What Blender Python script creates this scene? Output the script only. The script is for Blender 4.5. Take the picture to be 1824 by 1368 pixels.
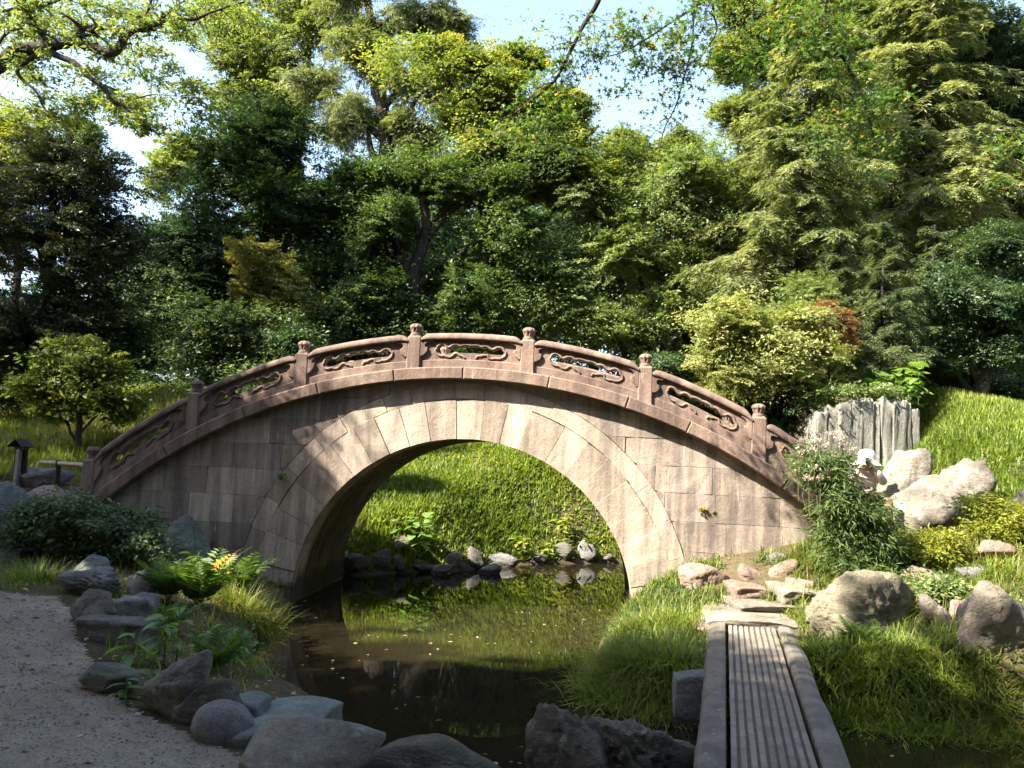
import bpy, bmesh, math, random
import numpy as np
from mathutils import Vector, Matrix

for o in list(bpy.data.objects): bpy.data.objects.remove(o)
SC = bpy.context.scene
COL = SC.collection
R = math.radians

# ------------------------------------------------------------------ camera
F, CX, CY = 1475.0, 912.0, 684.0          # focal length and centre in photo pixels (1824 x 1368)
CAM_H, PITCH, ROLL = 2.05, math.atan((805.9 - 684) / 1475.0), 0.049
fwd = np.array([0, math.cos(PITCH), math.sin(PITCH)])
_u0 = np.array([0, -math.sin(PITCH), math.cos(PITCH)]); _r0 = np.array([1.0, 0, 0])
rgt = _r0 * math.cos(ROLL) + _u0 * math.sin(ROLL)
upv = -_r0 * math.sin(ROLL) + _u0 * math.cos(ROLL)
CAM = np.array([0, 0, CAM_H])
cd = bpy.data.cameras.new('camera'); cam = bpy.data.objects.new('camera', cd); COL.objects.link(cam)
cd.sensor_width = 36; cd.lens = 36 * F / 1824; cd.clip_end = 2000; cd.clip_start = .05
cam.matrix_world = Matrix(((rgt[0], upv[0], -fwd[0], 0), (rgt[1], upv[1], -fwd[1], 0), (rgt[2], upv[2], -fwd[2], CAM_H), (0, 0, 0, 1)))
SC.camera = cam

def ray(x, y): return rgt * (x - CX) / F + upv * (CY - y) / F + fwd
def at(x, y, Y):                       # world point seen at a photo pixel, at the real distance Y
    d = ray(x, y); return CAM + d * (Y / d[1])
def G(x, y, z=0.0):                    # world point on the level z
    d = ray(x, y); return CAM + d * ((z - CAM_H) / d[2])

# ------------------------------------------------------------------ light
TH = 0.0907                            # the bridge stands at a slight angle
AX = np.array([math.cos(TH), -math.sin(TH), 0]); NV = np.array([math.sin(TH), math.cos(TH), 0])
S = -0.90 * AX - 0.50 * NV + np.array([0, 0, 1.0]); S = S / np.linalg.norm(S)      # towards the sun
sl = bpy.data.lights.new('sun', 'SUN'); sun = bpy.data.objects.new('sun', sl); COL.objects.link(sun)
sl.energy = 5.0; sl.angle = R(.55); sl.color = (1, .93, .80)
sun.rotation_euler = Vector(S).to_track_quat('Z', 'Y').to_euler()
W = bpy.data.worlds.new('World'); SC.world = W; W.use_nodes = True
wn = W.node_tree.nodes; bg = wn['Background']
sky = wn.new('ShaderNodeTexSky'); sky.sky_type = 'NISHITA'; sky.sun_disc = False
sky.sun_elevation = math.asin(S[2]); sky.sun_rotation = math.atan2(S[0], S[1])
sky.air_density = 1.0; sky.dust_density = 1.0; sky.ozone_density = 1.0
hs_ = wn.new('ShaderNodeHueSaturation'); hs_.inputs['Saturation'].default_value = .92
W.node_tree.links.new(sky.outputs[0], hs_.inputs['Color']); W.node_tree.links.new(hs_.outputs[0], bg.inputs[0]); bg.inputs[1].default_value = .105
vs = SC.view_settings; vs.view_transform = 'Standard'; vs.look = 'None'; vs.gamma = 1; vs.use_curve_mapping = False; vs.exposure = 2.45
SC.render.engine = 'CYCLES'; cy = SC.cycles
cy.max_bounces = 6; cy.diffuse_bounces = 3; cy.glossy_bounces = 3; cy.transmission_bounces = 3; cy.use_adaptive_sampling = True; cy.adaptive_threshold = .02; cy.use_denoising = True
cy.sample_clamp_indirect = 6; cy.caustics_reflective = False; cy.caustics_refractive = False

# ------------------------------------------------------------------ helpers
RNG = np.random.default_rng(11)
def norm(a): return a / np.maximum(np.linalg.norm(a, axis=-1, keepdims=True), 1e-9)

def _hash(ix, iy, iz, s):
    h = (ix * 374761393 + iy * 668265263 + iz * 2147483647 + s * 1442695041) & 0xffffffff
    h = ((h ^ (h >> 13)) * 1274126177) & 0xffffffff
    h = h ^ (h >> 16)
    return (h & 0xffff) / 65535.0
def vnoise(P, s=0):                    # value noise, -1..1
    P = np.asarray(P, float); i = np.floor(P).astype(np.int64); f = P - i; f = f * f * (3 - 2 * f); r = 0
    for a in (0, 1):
        for b in (0, 1):
            for c in (0, 1):
                w = (f[..., 0] if a else 1 - f[..., 0]) * (f[..., 1] if b else 1 - f[..., 1]) * (f[..., 2] if c else 1 - f[..., 2])
                r = r + w * _hash(i[..., 0] + a, i[..., 1] + b, i[..., 2] + c, s)
    return r * 2 - 1
def fbm(P, o=4, s=0):
    r = 0; a = .5; P = np.asarray(P, float)
    for k in range(o): r = r + a * vnoise(P * 2 ** k, s + k * 17); a *= .5
    return r
def noise2(x, y, sc, s=0, o=3):
    x = np.asarray(x, float); y = np.asarray(y, float)
    return fbm(np.stack([x * sc, y * sc, np.zeros_like(x) + s * 3.7], -1), o, s)

def mesh(name, V, polys, mat=None, parent=None, tint=None, smooth=False, mats=None, mi=None):
    """polys: list of index arrays (m,k)"""
    V = np.asarray(V, np.float32).reshape(-1, 3)
    polys = [np.asarray(p, np.int32) for p in (polys if isinstance(polys, list) else [polys])]
    me = bpy.data.meshes.new(name)
    nl = sum(p.size for p in polys); nf = sum(len(p) for p in polys)
    me.vertices.add(len(V)); me.vertices.foreach_set('co', V.ravel())
    me.loops.add(nl); me.polygons.add(nf)
    me.loops.foreach_set('vertex_index', np.concatenate([p.ravel() for p in polys]))
    tot = np.concatenate([np.full(len(p), p.shape[1], np.int32) for p in polys])
    st = np.concatenate([[0], np.cumsum(tot)[:-1]]).astype(np.int32)
    me.polygons.foreach_set('loop_start', st); me.polygons.foreach_set('loop_total', tot)
    me.polygons.foreach_set('use_smooth', np.full(nf, smooth))
    me.update(calc_edges=True)
    if tint is not None:
        at_ = me.attributes.new('tint', 'FLOAT', 'FACE'); at_.data.foreach_set('value', np.asarray(tint, np.float32))
    for m in (mats or ([mat] if mat else [])): me.materials.append(m)
    if mi is not None: me.polygons.foreach_set('material_index', np.asarray(mi, np.int32))
    ob = bpy.data.objects.new(name, me); COL.objects.link(ob)
    if parent: ob.parent = parent
    return ob
def bm_obj(name, bm, mat, parent=None, smooth=False):
    me = bpy.data.meshes.new(name); bmesh.ops.recalc_face_normals(bm, faces=bm.faces[:]); bm.to_mesh(me); bm.free()
    if mat: me.materials.append(mat)
    if smooth: me.polygons.foreach_set('use_smooth', np.full(len(me.polygons), True))
    ob = bpy.data.objects.new(name, me); COL.objects.link(ob)
    if parent: ob.parent = parent
    return ob
def tag(o, label=None, cat=None, group=None, kind=None):
    if label: o['label'] = label
    if cat: o['category'] = cat
    if group: o['group'] = group
    if kind: o['kind'] = kind
    return o
def empty(name, loc=(0, 0, 0), rz=0):
    e = bpy.data.objects.new(name, None); COL.objects.link(e); e.location = tuple(loc); e.rotation_euler = (0, 0, rz); e.empty_display_size = .1
    return e

def tube(P, rad, n=7, cap=True):
    """polyline tube -> V, quads (offset 0)"""
    P = np.asarray(P, float); m = len(P); rad = np.broadcast_to(np.asarray(rad, float), (m,))
    T = norm(np.gradient(P, axis=0)); ref = np.array([0.31, 0.17, .93])
    A = norm(np.cross(T, ref)); B = np.cross(T, A)
    a = np.linspace(0, 2 * math.pi, n, endpoint=False)
    V = P[:, None] + rad[:, None, None] * (np.cos(a)[None, :, None] * A[:, None] + np.sin(a)[None, :, None] * B[:, None])
    i = np.arange(m - 1)[:, None] * n; j = np.arange(n)[None]; k = (j + 1) % n
    Q = np.stack([i + j, i + k, i + n + k, i + n + j], -1).reshape(-1, 4)
    return V.reshape(-1, 3), Q
class Acc:
    def __init__(s): s.V = []; s.Q = []; s.n = 0; s.t = []
    def add(s, V, Q, t=0.5):
        V = np.asarray(V).reshape(-1, 3); Q = np.asarray(Q); s.V.append(V); s.Q.append(Q + s.n); s.n += len(V); s.t.append(np.broadcast_to(np.asarray(t, float), (len(Q),)))
    def build(s, name, mat, parent=None, smooth=False):
        by = {}
        for q, t in zip(s.Q, s.t): by.setdefault(q.shape[1], []).append((q, t))
        pol = []; tt = []
        for k, l in by.items(): pol.append(np.concatenate([a for a, _ in l])); tt.append(np.concatenate([b for _, b in l]))
        return mesh(name, np.concatenate(s.V), pol, mat, parent, np.concatenate(tt), smooth)
def spline(P, n):
    """Catmull-Rom resample"""
    P = np.asarray(P, float); Q = np.vstack([2 * P[0] - P[1], P, 2 * P[-1] - P[-2]]); m = len(P) - 1
    out = []
    for t in np.linspace(0, m - 1e-6, n):
        i = int(t); f = t - i; a, b, c, d = Q[i:i + 4]
        out.append(.5 * ((2 * b) + (c - a) * f + (2 * a - 5 * b + 4 * c - d) * f * f + (3 * b - a - 3 * c + d) * f ** 3))
    return np.array(out)

# ------------------------------------------------------------------ materials
def ramp(nt, fac, stops):
    r = nt.nodes.new('ShaderNodeValToRGB'); e = r.color_ramp.elements
    while len(e) < len(stops): e.new(.5)
    for k, (p, c) in enumerate(stops): e[k].position = p; e[k].color = (*c, 1)
    nt.links.new(fac, r.inputs[0]); return r.outputs[0]
def nnoise(nt, vec, scale, detail=5, rough=.6, out=0):
    n = nt.nodes.new('ShaderNodeTexNoise'); n.inputs['Scale'].default_value = scale; n.inputs['Detail'].default_value = detail; n.inputs['Roughness'].default_value = rough
    if vec is not None: nt.links.new(vec, n.inputs['Vector'])
    return n.outputs[out]
def mapping(nt, vec, sc):
    m = nt.nodes.new('ShaderNodeMapping'); m.inputs['Scale'].default_value = sc; nt.links.new(vec, m.inputs[0]); return m.outputs[0]
def mix(nt, f, a, b, mode='MIX'):
    m = nt.nodes.new('ShaderNodeMix'); m.data_type = 'RGBA'; m.blend_type = mode
    for sock, v in ((m.inputs[0], f), (m.inputs[6], a), (m.inputs[7], b)):
        if isinstance(v, (int, float)): sock.default_value = v
        elif isinstance(v, tuple): sock.default_value = (*v, 1)
        else: nt.links.new(v, sock)
    return m.outputs[2]
def mathn(nt, op, a, b=0.0, clamp=False):
    m = nt.nodes.new('ShaderNodeMath'); m.operation = op; m.use_clamp = clamp
    for k, v in enumerate((a, b)):
        if isinstance(v, (int, float)): m.inputs[k].default_value = v
        else: nt.links.new(v, m.inputs[k])
    return m.outputs[0]
def new_mat(name):
    m = bpy.data.materials.new(name); m.use_nodes = True; nt = m.node_tree; p = nt.nodes['Principled BSDF']; return m, nt, p
def pos(nt):
    g = nt.nodes.new('ShaderNodeNewGeometry'); return g
def bump(nt, p, h, strength=.4, dist=.02):
    b = nt.nodes.new('ShaderNodeBump'); b.inputs['Strength'].default_value = strength; b.inputs['Distance'].default_value = dist
    nt.links.new(h, b.inputs['Height']); nt.links.new(b.outputs[0], p.inputs['Normal'])

def leaf_mat(name, stops, trans=.35, rough=.5, spec=.25, tint_rand=.12):
    m, nt, p = new_mat(name); out = nt.nodes['Material Output']
    a = nt.nodes.new('ShaderNodeAttribute'); a.attribute_name = 'tint'
    col = ramp(nt, a.outputs['Fac'], stops)
    nt.links.new(col, p.inputs['Base Color']); p.inputs['Roughness'].default_value = rough; p.inputs['Specular IOR Level'].default_value = spec
    t = nt.nodes.new('ShaderNodeBsdfTranslucent')
    tc = mix(nt, .55, col, (1.0, .95, .35), 'MULTIPLY'); tb = mix(nt, 1.0, tc, (1.5, 1.6, 1.0), 'MULTIPLY')
    nt.links.new(tb, t.inputs[0])
    ms = nt.nodes.new('ShaderNodeMixShader'); ms.inputs[0].default_value = trans
    nt.links.new(p.outputs[0], ms.inputs[1]); nt.links.new(t.outputs[0], ms.inputs[2]); nt.links.new(ms.outputs[0], out.inputs[0])
    return m
def stone_mat(name, c1, c2, streak=.55, grain=1.0, moss=0.0, rnd=.25, rough=.9):
    """weathered dressed stone: tone per block, vertical run-off stains, pitted grain"""
    m, nt, p = new_mat(name); g = pos(nt); P = g.outputs['Position']
    oi = nt.nodes.new('ShaderNodeObjectInfo')
    n1 = nnoise(nt, P, 1.9, 9, .68); n2 = nnoise(nt, P, 38, 4, .7)
    col = ramp(nt, n1, [(.3, c1), (.7, c2)])
    v = mathn(nt, 'MULTIPLY_ADD', oi.outputs['Random'], rnd * 2); v.node.inputs[2].default_value = 1 - rnd
    col = mix(nt, 1.0, col, v, 'MULTIPLY')
    st = nnoise(nt, mapping(nt, P, (7, 7, .55)), 1.0, 5, .65)
    stm = ramp(nt, st, [(.40, (1, 1, 1)), (.62, (1 - streak, 1 - streak, 1 - streak * .95))])
    col = mix(nt, 1.0, col, stm, 'MULTIPLY')
    wl = nnoise(nt, mapping(nt, P, (9, 9, .9)), 1.7, 4, .6)
    col = mix(nt, ramp(nt, wl, [(.66, (0, 0, 0)), (.74, (.35, .35, .35))]), col, (.62, .57, .50))
    sp = ramp(nt, n2, [(.3, (.72, .72, .72)), (.6, (1.08, 1.08, 1.08))]); col = mix(nt, .8, col, sp, 'MULTIPLY')
    if moss:
        mn = nnoise(nt, P, 3.1, 6, .7)
        col = mix(nt, ramp(nt, mn, [(.56, (0, 0, 0)), (.70, (moss, moss, moss))]), col, (.07, .085, .025))
    sz_ = nt.nodes.new('ShaderNodeSeparateXYZ'); nt.links.new(P, sz_.inputs[0])      # damp algae band at the waterline
    wz = mathn(nt, 'ADD', sz_.outputs[2], mathn(nt, 'MULTIPLY', nnoise(nt, P, 3.5, 5, .7), -.5))
    col = mix(nt, ramp(nt, wz, [(0.0, (.85, .85, .85)), (.10, (0, 0, 0))]), col, (.045, .043, .025))
    nt.links.new(col, p.inputs['Base Color']); p.inputs['Roughness'].default_value = rough; p.inputs['Specular IOR Level'].default_value = .2
    hn = mathn(nt, 'ADD', mathn(nt, 'MULTIPLY', n2, .5), mathn(nt, 'MULTIPLY', nnoise(nt, P, 9, 5), 1.0))
    bump(nt, p, hn, .55 * grain, .012)
    return m
def rock_mat(name, c1, c2, c3, moss=.5, scale=3.0, strata=0.0, lichen=.3):
    m, nt, p = new_mat(name); g = pos(nt); P = g.outputs['Position']
    oi = nt.nodes.new('ShaderNodeObjectInfo')
    PP = mapping(nt, P, (1, 1, 1 + strata * 4))
    n1 = nnoise(nt, PP, scale, 8, .65); n2 = nnoise(nt, P, 28, 6, .75)
    col = ramp(nt, n1, [(.28, c1), (.5, c2), (.72, c3)])
    v = mathn(nt, 'MULTIPLY_ADD', oi.outputs['Random'], .3); v.node.inputs[2].default_value = .85
    col = mix(nt, 1.0, col, v, 'MULTIPLY')
    col = mix(nt, .9, col, ramp(nt, n2, [(.28, (.55, .55, .55)), (.62, (1.12, 1.12, 1.12))]), 'MULTIPLY')
    if lichen:
        ln = nnoise(nt, P, 11, 4, .55)
        col = mix(nt, ramp(nt, ln, [(.62, (0, 0, 0)), (.68, (lichen,) * 3)]), col, (.46, .46, .41))
    if moss:
        sx = nt.nodes.new('ShaderNodeSeparateXYZ'); nt.links.new(g.outputs['Normal'], sx.inputs[0])
        mn = nnoise(nt, P, 4.2, 6, .7)
        f = mathn(nt, 'MULTIPLY', mathn(nt, 'ADD', sx.outputs[2], .15, True), mathn(nt, 'SUBTRACT', mn, .47, True))
        f = mathn(nt, 'MULTIPLY', f, 7 * moss, True)
        col = mix(nt, f, col, (.075, .09, .03))
    sz_ = nt.nodes.new('ShaderNodeSeparateXYZ'); nt.links.new(P, sz_.inputs[0])      # wet foot of stones standing in the pond
    wz = mathn(nt, 'ADD', sz_.outputs[2], mathn(nt, 'MULTIPLY', nnoise(nt, P, 6, 4, .6), -.12)); wet = ramp(nt, wz, [(0.0, (.8, .8, .8)), (.025, (0, 0, 0))])
    col = mix(nt, wet, col, (.03, .028, .02))
    crk = nt.nodes.new('ShaderNodeTexVoronoi'); crk.feature = 'DISTANCE_TO_EDGE'; crk.inputs['Scale'].default_value = 1.9; nt.links.new(nnoise(nt, P, 2.2, 5, .6, 1), crk.inputs['Vector'])
    ck = ramp(nt, crk.outputs['Distance'], [(0.0, (.35, .35, .35)), (.02, (1, 1, 1))]); col = mix(nt, .0, col, ck)
    nt.links.new(col, p.inputs['Base Color']); p.inputs['Roughness'].default_value = .85; p.inputs['Specular IOR Level'].default_value = .25
    hn = mathn(nt, 'ADD', mathn(nt, 'ADD', n2, mathn(nt, 'MULTIPLY', nnoise(nt, PP, 9, 8, .7), 1.8)), mathn(nt, 'MULTIPLY', nnoise(nt, PP, 3.2, 6, .6), 2.0))
    bump(nt, p, hn, .9, .03)
    return m
def plain_mat(name, col, rough=.7, spec=.3, var=.25, scale=20):
    m, nt, p = new_mat(name); P = pos(nt).outputs['Position']
    n = nnoise(nt, P, scale, 5); a = tuple(c * (1 - var) for c in col); b = tuple(min(1, c * (1 + var)) for c in col)
    nt.links.new(ramp(nt, n, [(.3, a), (.7, b)]), p.inputs['Base Color']); p.inputs['Roughness'].default_value = rough; p.inputs['Specular IOR Level'].default_value = spec
    bump(nt, p, n, .25, .01)
    return m
def bark_mat(name, c1, c2):
    m, nt, p = new_mat(name); P = pos(nt).outputs['Position']
    n = nnoise(nt, mapping(nt, P, (14, 14, 2.2)), 1.0, 7, .7)
    nt.links.new(ramp(nt, n, [(.32, c1), (.68, c2)]), p.inputs['Base Color']); p.inputs['Roughness'].default_value = .95; p.inputs['Specular IOR Level'].default_value = .15
    bump(nt, p, n, .9, .05)
    return m

M = {}
M['ring'] = stone_mat('ring_stone', (.335, .260, .200), (.50, .405, .315), .42, 1.3, .05, .24)
M['wall'] = stone_mat('wall_stone', (.27, .212, .170), (.42, .342, .272), .50, 1.3, .12, .26)
M['rail'] = stone_mat('railing_stone', (.175, .118, .092), (.275, .195, .150), .45, 1.3, .16, .14)
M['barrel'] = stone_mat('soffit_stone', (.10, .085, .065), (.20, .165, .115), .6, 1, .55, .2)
M['mortar'] = plain_mat('old_mortar', (.30, .25, .20), .95, .1)
M['deck'] = plain_mat('deck_stone', (.28, .22, .18), .95, .1, .3, 8)
M['r_dark'] = rock_mat('dark_rock', (.070, .062, .055), (.135, .122, .105), (.215, .195, .165), .55, 3.5, .5, .18)
M['r_brown'] = rock_mat('brown_rock', (.085, .070, .052), (.165, .138, .105), (.26, .222, .170), .5, 3.5, .6, .2)
M['r_grey'] = rock_mat('grey_rock', (.10, .095, .09), (.18, .17, .16), (.27, .255, .235), .30, 3.0, .2, .35)
M['r_green'] = rock_mat('blue_green_rock', (.115, .128, .115), (.185, .205, .182), (.27, .29, .255), .25, 2.4, .5, .2)
M['r_pale'] = rock_mat('pale_rock', (.12, .10, .078), (.24, .205, .16), (.34, .295, .235), .12, 2.6, .25, .3)
M['r_pink'] = rock_mat('pink_rock', (.17, .115, .09), (.27, .185, .145), (.34, .25, .20), .12, 4.0, .1, .2)
M['r_purple'] = rock_mat('purple_rock', (.15, .132, .122), (.215, .192, .178), (.29, .265, .245), .05, 9.0, 0, .1)
M['r_slab'] = rock_mat('slab_rock', (.135, .13, .108), (.21, .20, .167), (.28, .268, .222), .12, 2.0, -.2, .2)
M['r_olive'] = rock_mat('olive_rock', (.13, .11, .072), (.24, .21, .14), (.33, .29, .205), .15, 3.0, .3, .2)
M['bark'] = bark_mat('dark_bark', (.020, .017, .013), (.075, .060, .045))
M['bark_l'] = bark_mat('brown_bark', (.05, .038, .026), (.15, .115, .08))
M['twig'] = plain_mat('pale_twig', (.16, .12, .08), .9, .1)
g_ = lambda *a: list(a)
M['l_dark'] = leaf_mat('dark_evergreen_leaf', [(0, (.022, .044, .020)), (.5, (.042, .076, .028)), (.85, (.072, .110, .036)), (1, (.12, .14, .04))], .25, .5, .22)
M['l_brown'] = leaf_mat('brown_green_leaf', [(0, (.026, .038, .017)), (.6, (.050, .064, .025)), (1, (.095, .09, .033))], .22, .45, .3)
M['l_mid'] = leaf_mat('mid_green_leaf', [(0, (.042, .075, .024)), (.5, (.080, .125, .036)), (1, (.16, .20, .06))], .35, .5, .25)
M['l_light'] = leaf_mat('light_green_leaf', [(0, (.085, .125, .040)), (.5, (.15, .20, .068)), (1, (.26, .29, .11))], .36, .45, .35)
M['l_camph'] = leaf_mat('camphor_leaf', [(0, (.060, .095, .028)), (.5, (.125, .160, .045)), (1, (.26, .27, .08))], .45, .5, .25)
M['l_maple'] = leaf_mat('maple_leaf', [(0, (.070, .105, .028)), (.45, (.14, .18, .042)), (.8, (.25, .26, .06)), (.95, (.34, .26, .07)), (1, (.38, .20, .07))], .45, .5, .25)
M['l_maple_n'] = leaf_mat('near_maple_leaf', [(0, (.030, .070, .018)), (.6, (.060, .115, .024)), (.92, (.14, .17, .03)), (1, (.30, .20, .04))], .45, .5, .25)
M['l_gold'] = leaf_mat('golden_leaf', [(0, (.12, .155, .05)), (.5, (.25, .27, .095)), (.9, (.38, .36, .15)), (1, (.44, .28, .11))], .40, .5, .25)
M['l_ochre'] = leaf_mat('ochre_leaf', [(0, (.065, .080, .025)), (.5, (.15, .15, .045)), (1, (.30, .25, .08))], .40, .5, .25)
M['l_fir'] = leaf_mat('fir_needle', [(0, (.075, .10, .042)), (.5, (.165, .19, .080)), (1, (.30, .30, .13))], .36, .5, .25)
M['l_firdark'] = leaf_mat('dark_fir_needle', [(0, (.040, .062, .028)), (.6, (.085, .115, .045)), (1, (.16, .18, .07))], .30, .5, .25)
M['l_red'] = leaf_mat('rust_leaf', [(0, (.17, .085, .045)), (1, (.33, .165, .09))], .35, .5, .2)
M['l_broad'] = leaf_mat('broad_green_leaf', [(0, (.075, .150, .040)), (.5, (.13, .225, .055)), (1, (.22, .30, .08))], .40, .4, .4)
M['l_shrub'] = leaf_mat('glossy_shrub_leaf', [(0, (.030, .060, .026)), (.6, (.065, .105, .044)), (1, (.125, .165, .075))], .25, .45, .3)
M['l_yellow'] = leaf_mat('yellow_green_leaf', [(0, (.11, .14, .018)), (.5, (.20, .22, .03)), (1, (.34, .30, .06))], .42, .5, .25)
M['grass'] = leaf_mat('grass_blade', [(0, (.080, .120, .018)), (.4, (.155, .205, .032)), (.8, (.245, .275, .052)), (1, (.36, .30, .11))], .40, .5, .25)
M['grass_y'] = leaf_mat('dry_grass_blade', [(0, (.10, .13, .022)), (.6, (.20, .215, .045)), (1, (.36, .30, .12))], .40, .5, .25)
M['fern'] = leaf_mat('fern_leaf', [(0, (.050, .095, .022)), (.6, (.095, .155, .035)), (1, (.16, .20, .05))], .42, .5, .25)
M['fern_y'] = leaf_mat('yellowed_fern_leaf', [(0, (.30, .19, .02)), (1, (.50, .33, .05))], .42, .5, .25)
M['flower'] = leaf_mat('pale_pink_flower', [(0, (.46, .33, .32)), (1, (.68, .56, .54))], .3, .6, .2)
M['dead'] = leaf_mat('dead_leaf', [(0, (.13, .065, .025)), (.6, (.28, .16, .07)), (1, (.50, .42, .28))], .2, .6, .2)
M['bamboo'] = plain_mat('old_bamboo', (.30, .25, .18), .5, .4, .2, 30)
M['bamboo_r'] = plain_mat('red_brown_bamboo', (.33, .20, .12), .5, .4, .2, 30)
M['wood'] = plain_mat('dark_sign_wood', (.035, .028, .022), .8, .2, .3, 30)
M['wood_l'] = plain_mat('grey_post_wood', (.20, .18, .15), .85, .2, .3, 25)
M['concrete'] = stone_mat('weathered_beam', (.13, .108, .085), (.20, .172, .14), .30, 1.3, .10, .12)
M['plank'] = stone_mat('worn_plank', (.17, .138, .105), (.25, .21, .165), .25, 1.3, .0, .12)
M['groove'] = plain_mat('groove_brown', (.085, .073, .06), .95, .1)  # bed under the planks, an even brown darker than theirs

# ground
def ground_mat():
    m, nt, p = new_mat('leaf_strewn_soil'); P = pos(nt).outputs['Position']
    n1 = nnoise(nt, P, 1.3, 8, .65); n2 = nnoise(nt, P, 22, 6, .7)
    c = ramp(nt, n1, [(.30, (.045, .050, .018)), (.5, (.085, .070, .040)), (.7, (.12, .095, .06))])
    c = mix(nt, .9, c, ramp(nt, n2, [(.3, (.5, .5, .5)), (.65, (1.25, 1.2, 1.1))]), 'MULTIPLY')
    nt.links.new(c, p.inputs['Base Color']); p.inputs['Roughness'].default_value = 1; p.inputs['Specular IOR Level'].default_value = .1
    bump(nt, p, n2, .8, .04); return m
def path_mat():
    m, nt, p = new_mat('gravel_path_earth'); P = pos(nt).outputs['Position']
    n1 = nnoise(nt, P, .9, 6, .6); n2 = nnoise(nt, P, 55, 5, .8); n3 = nnoise(nt, P, 5, 5, .6)
    c = ramp(nt, n1, [(.35, (.25, .190, .135)), (.6, (.315, .262, .20))])
    c = mix(nt, .6, c, ramp(nt, n3, [(.35, (.75, .73, .72)), (.65, (1.12, 1.1, 1.05))]), 'MULTIPLY')
    c = mix(nt, 1.0, c, ramp(nt, n2, [(.3, (.55, .54, .53)), (.5, (1, 1, 1)), (.68, (1.5, 1.48, 1.45))]), 'MULTIPLY')
    nt.links.new(c, p.inputs['Base Color']); p.inputs['Roughness'].default_value = 1; p.inputs['Specular IOR Level'].default_value = .1
    bump(nt, p, mathn(nt, 'ADD', n2, n3), .9, .02); return m
def water_mat():
    m, nt, p = new_mat('murky_pond_water'); P = pos(nt).outputs['Position']
    n1 = nnoise(nt, P, .8, 4)
    nt.links.new(ramp(nt, n1, [(.3, (.010, .0082, .0042)), (.7, (.016, .013, .0068))]), p.inputs['Base Color'])
    p.inputs['Roughness'].default_value = .02; p.inputs['IOR'].default_value = 1.333; p.inputs['Specular IOR Level'].default_value = .5
    w = nnoise(nt, mapping(nt, P, (1, 1.4, 1)), 4.0, 3, .5)
    bump(nt, p, w, .014, .02); return m
M['ground'] = ground_mat(); M['path'] = path_mat(); M['water'] = water_mat()

# ------------------------------------------------------------------ terrain
BP = np.array([-0.529, 10.45, 0.0])        # middle of the arch on the water, front face of the bridge
def B2W(u, v, z=0.0): return BP + AX * u + NV * v + np.array([0, 0, z])
def xy(p): return (float(p[0]), float(p[1]))
POND = [xy(G(*q)) for q in ((500, 1092), (465, 1110), (440, 1150), (425, 1195), (440, 1236), (520, 1262), (590, 1300))]
POND += [(-.92, 5.25), (-.70, 4.60), (-.30, 4.15), (.15, 3.85), (.6, 3.6), (1.3, 3.5), (2.6, 3.7), (5.5, 3.9), (9, 4.6), (9.2, 6.2), (6.0, 6.6)]
POND += [xy(G(*q)) for q in ((1824, 1305), (1700, 1300), (1600, 1298), (1500, 1275), (1400, 1262), (1250, 1280), (1150, 1268), (1075, 1235), (1062, 1190), (1080, 1140), (1112, 1100))]
POND += [xy(B2W(2.15, .1)), xy(B2W(2.15, 2.35)), (3.2, 13.2), (4.6, 14.3), (4.9, 15.2), (3.8, 15.6)]
POND += [xy(G(1110, 1003)), xy(G(1000, 1004)), xy(G(900, 1006)), xy(G(820, 1016)), xy(G(720, 1020)), xy(G(640, 1025)), (-3.6, 14.2), (-3.0, 13.2), xy(B2W(-2.2, 2.35)), xy(B2W(-2.2, .1))]
POND = np.array(POND)
def sdist(x, y, poly=POND):
    """positive inside the polygon"""
    x = np.asarray(x, float); y = np.asarray(y, float); d = np.full(x.shape, 1e9); ins = np.zeros(x.shape, bool)
    for (ax, ay), (bx, by) in zip(poly, np.roll(poly, -1, 0)):
        ex, ey = bx - ax, by - ay; t = np.clip(((x - ax) * ex + (y - ay) * ey) / (ex * ex + ey * ey + 1e-12), 0, 1)
        d = np.minimum(d, np.hypot(x - ax - t * ex, y - ay - t * ey))
        c = ((ay > y) != (by > y)) & (x < (bx - ax) * (y - ay) / (by - ay + 1e-12) + ax); ins ^= c
    return np.where(ins, d, -d)
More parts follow.
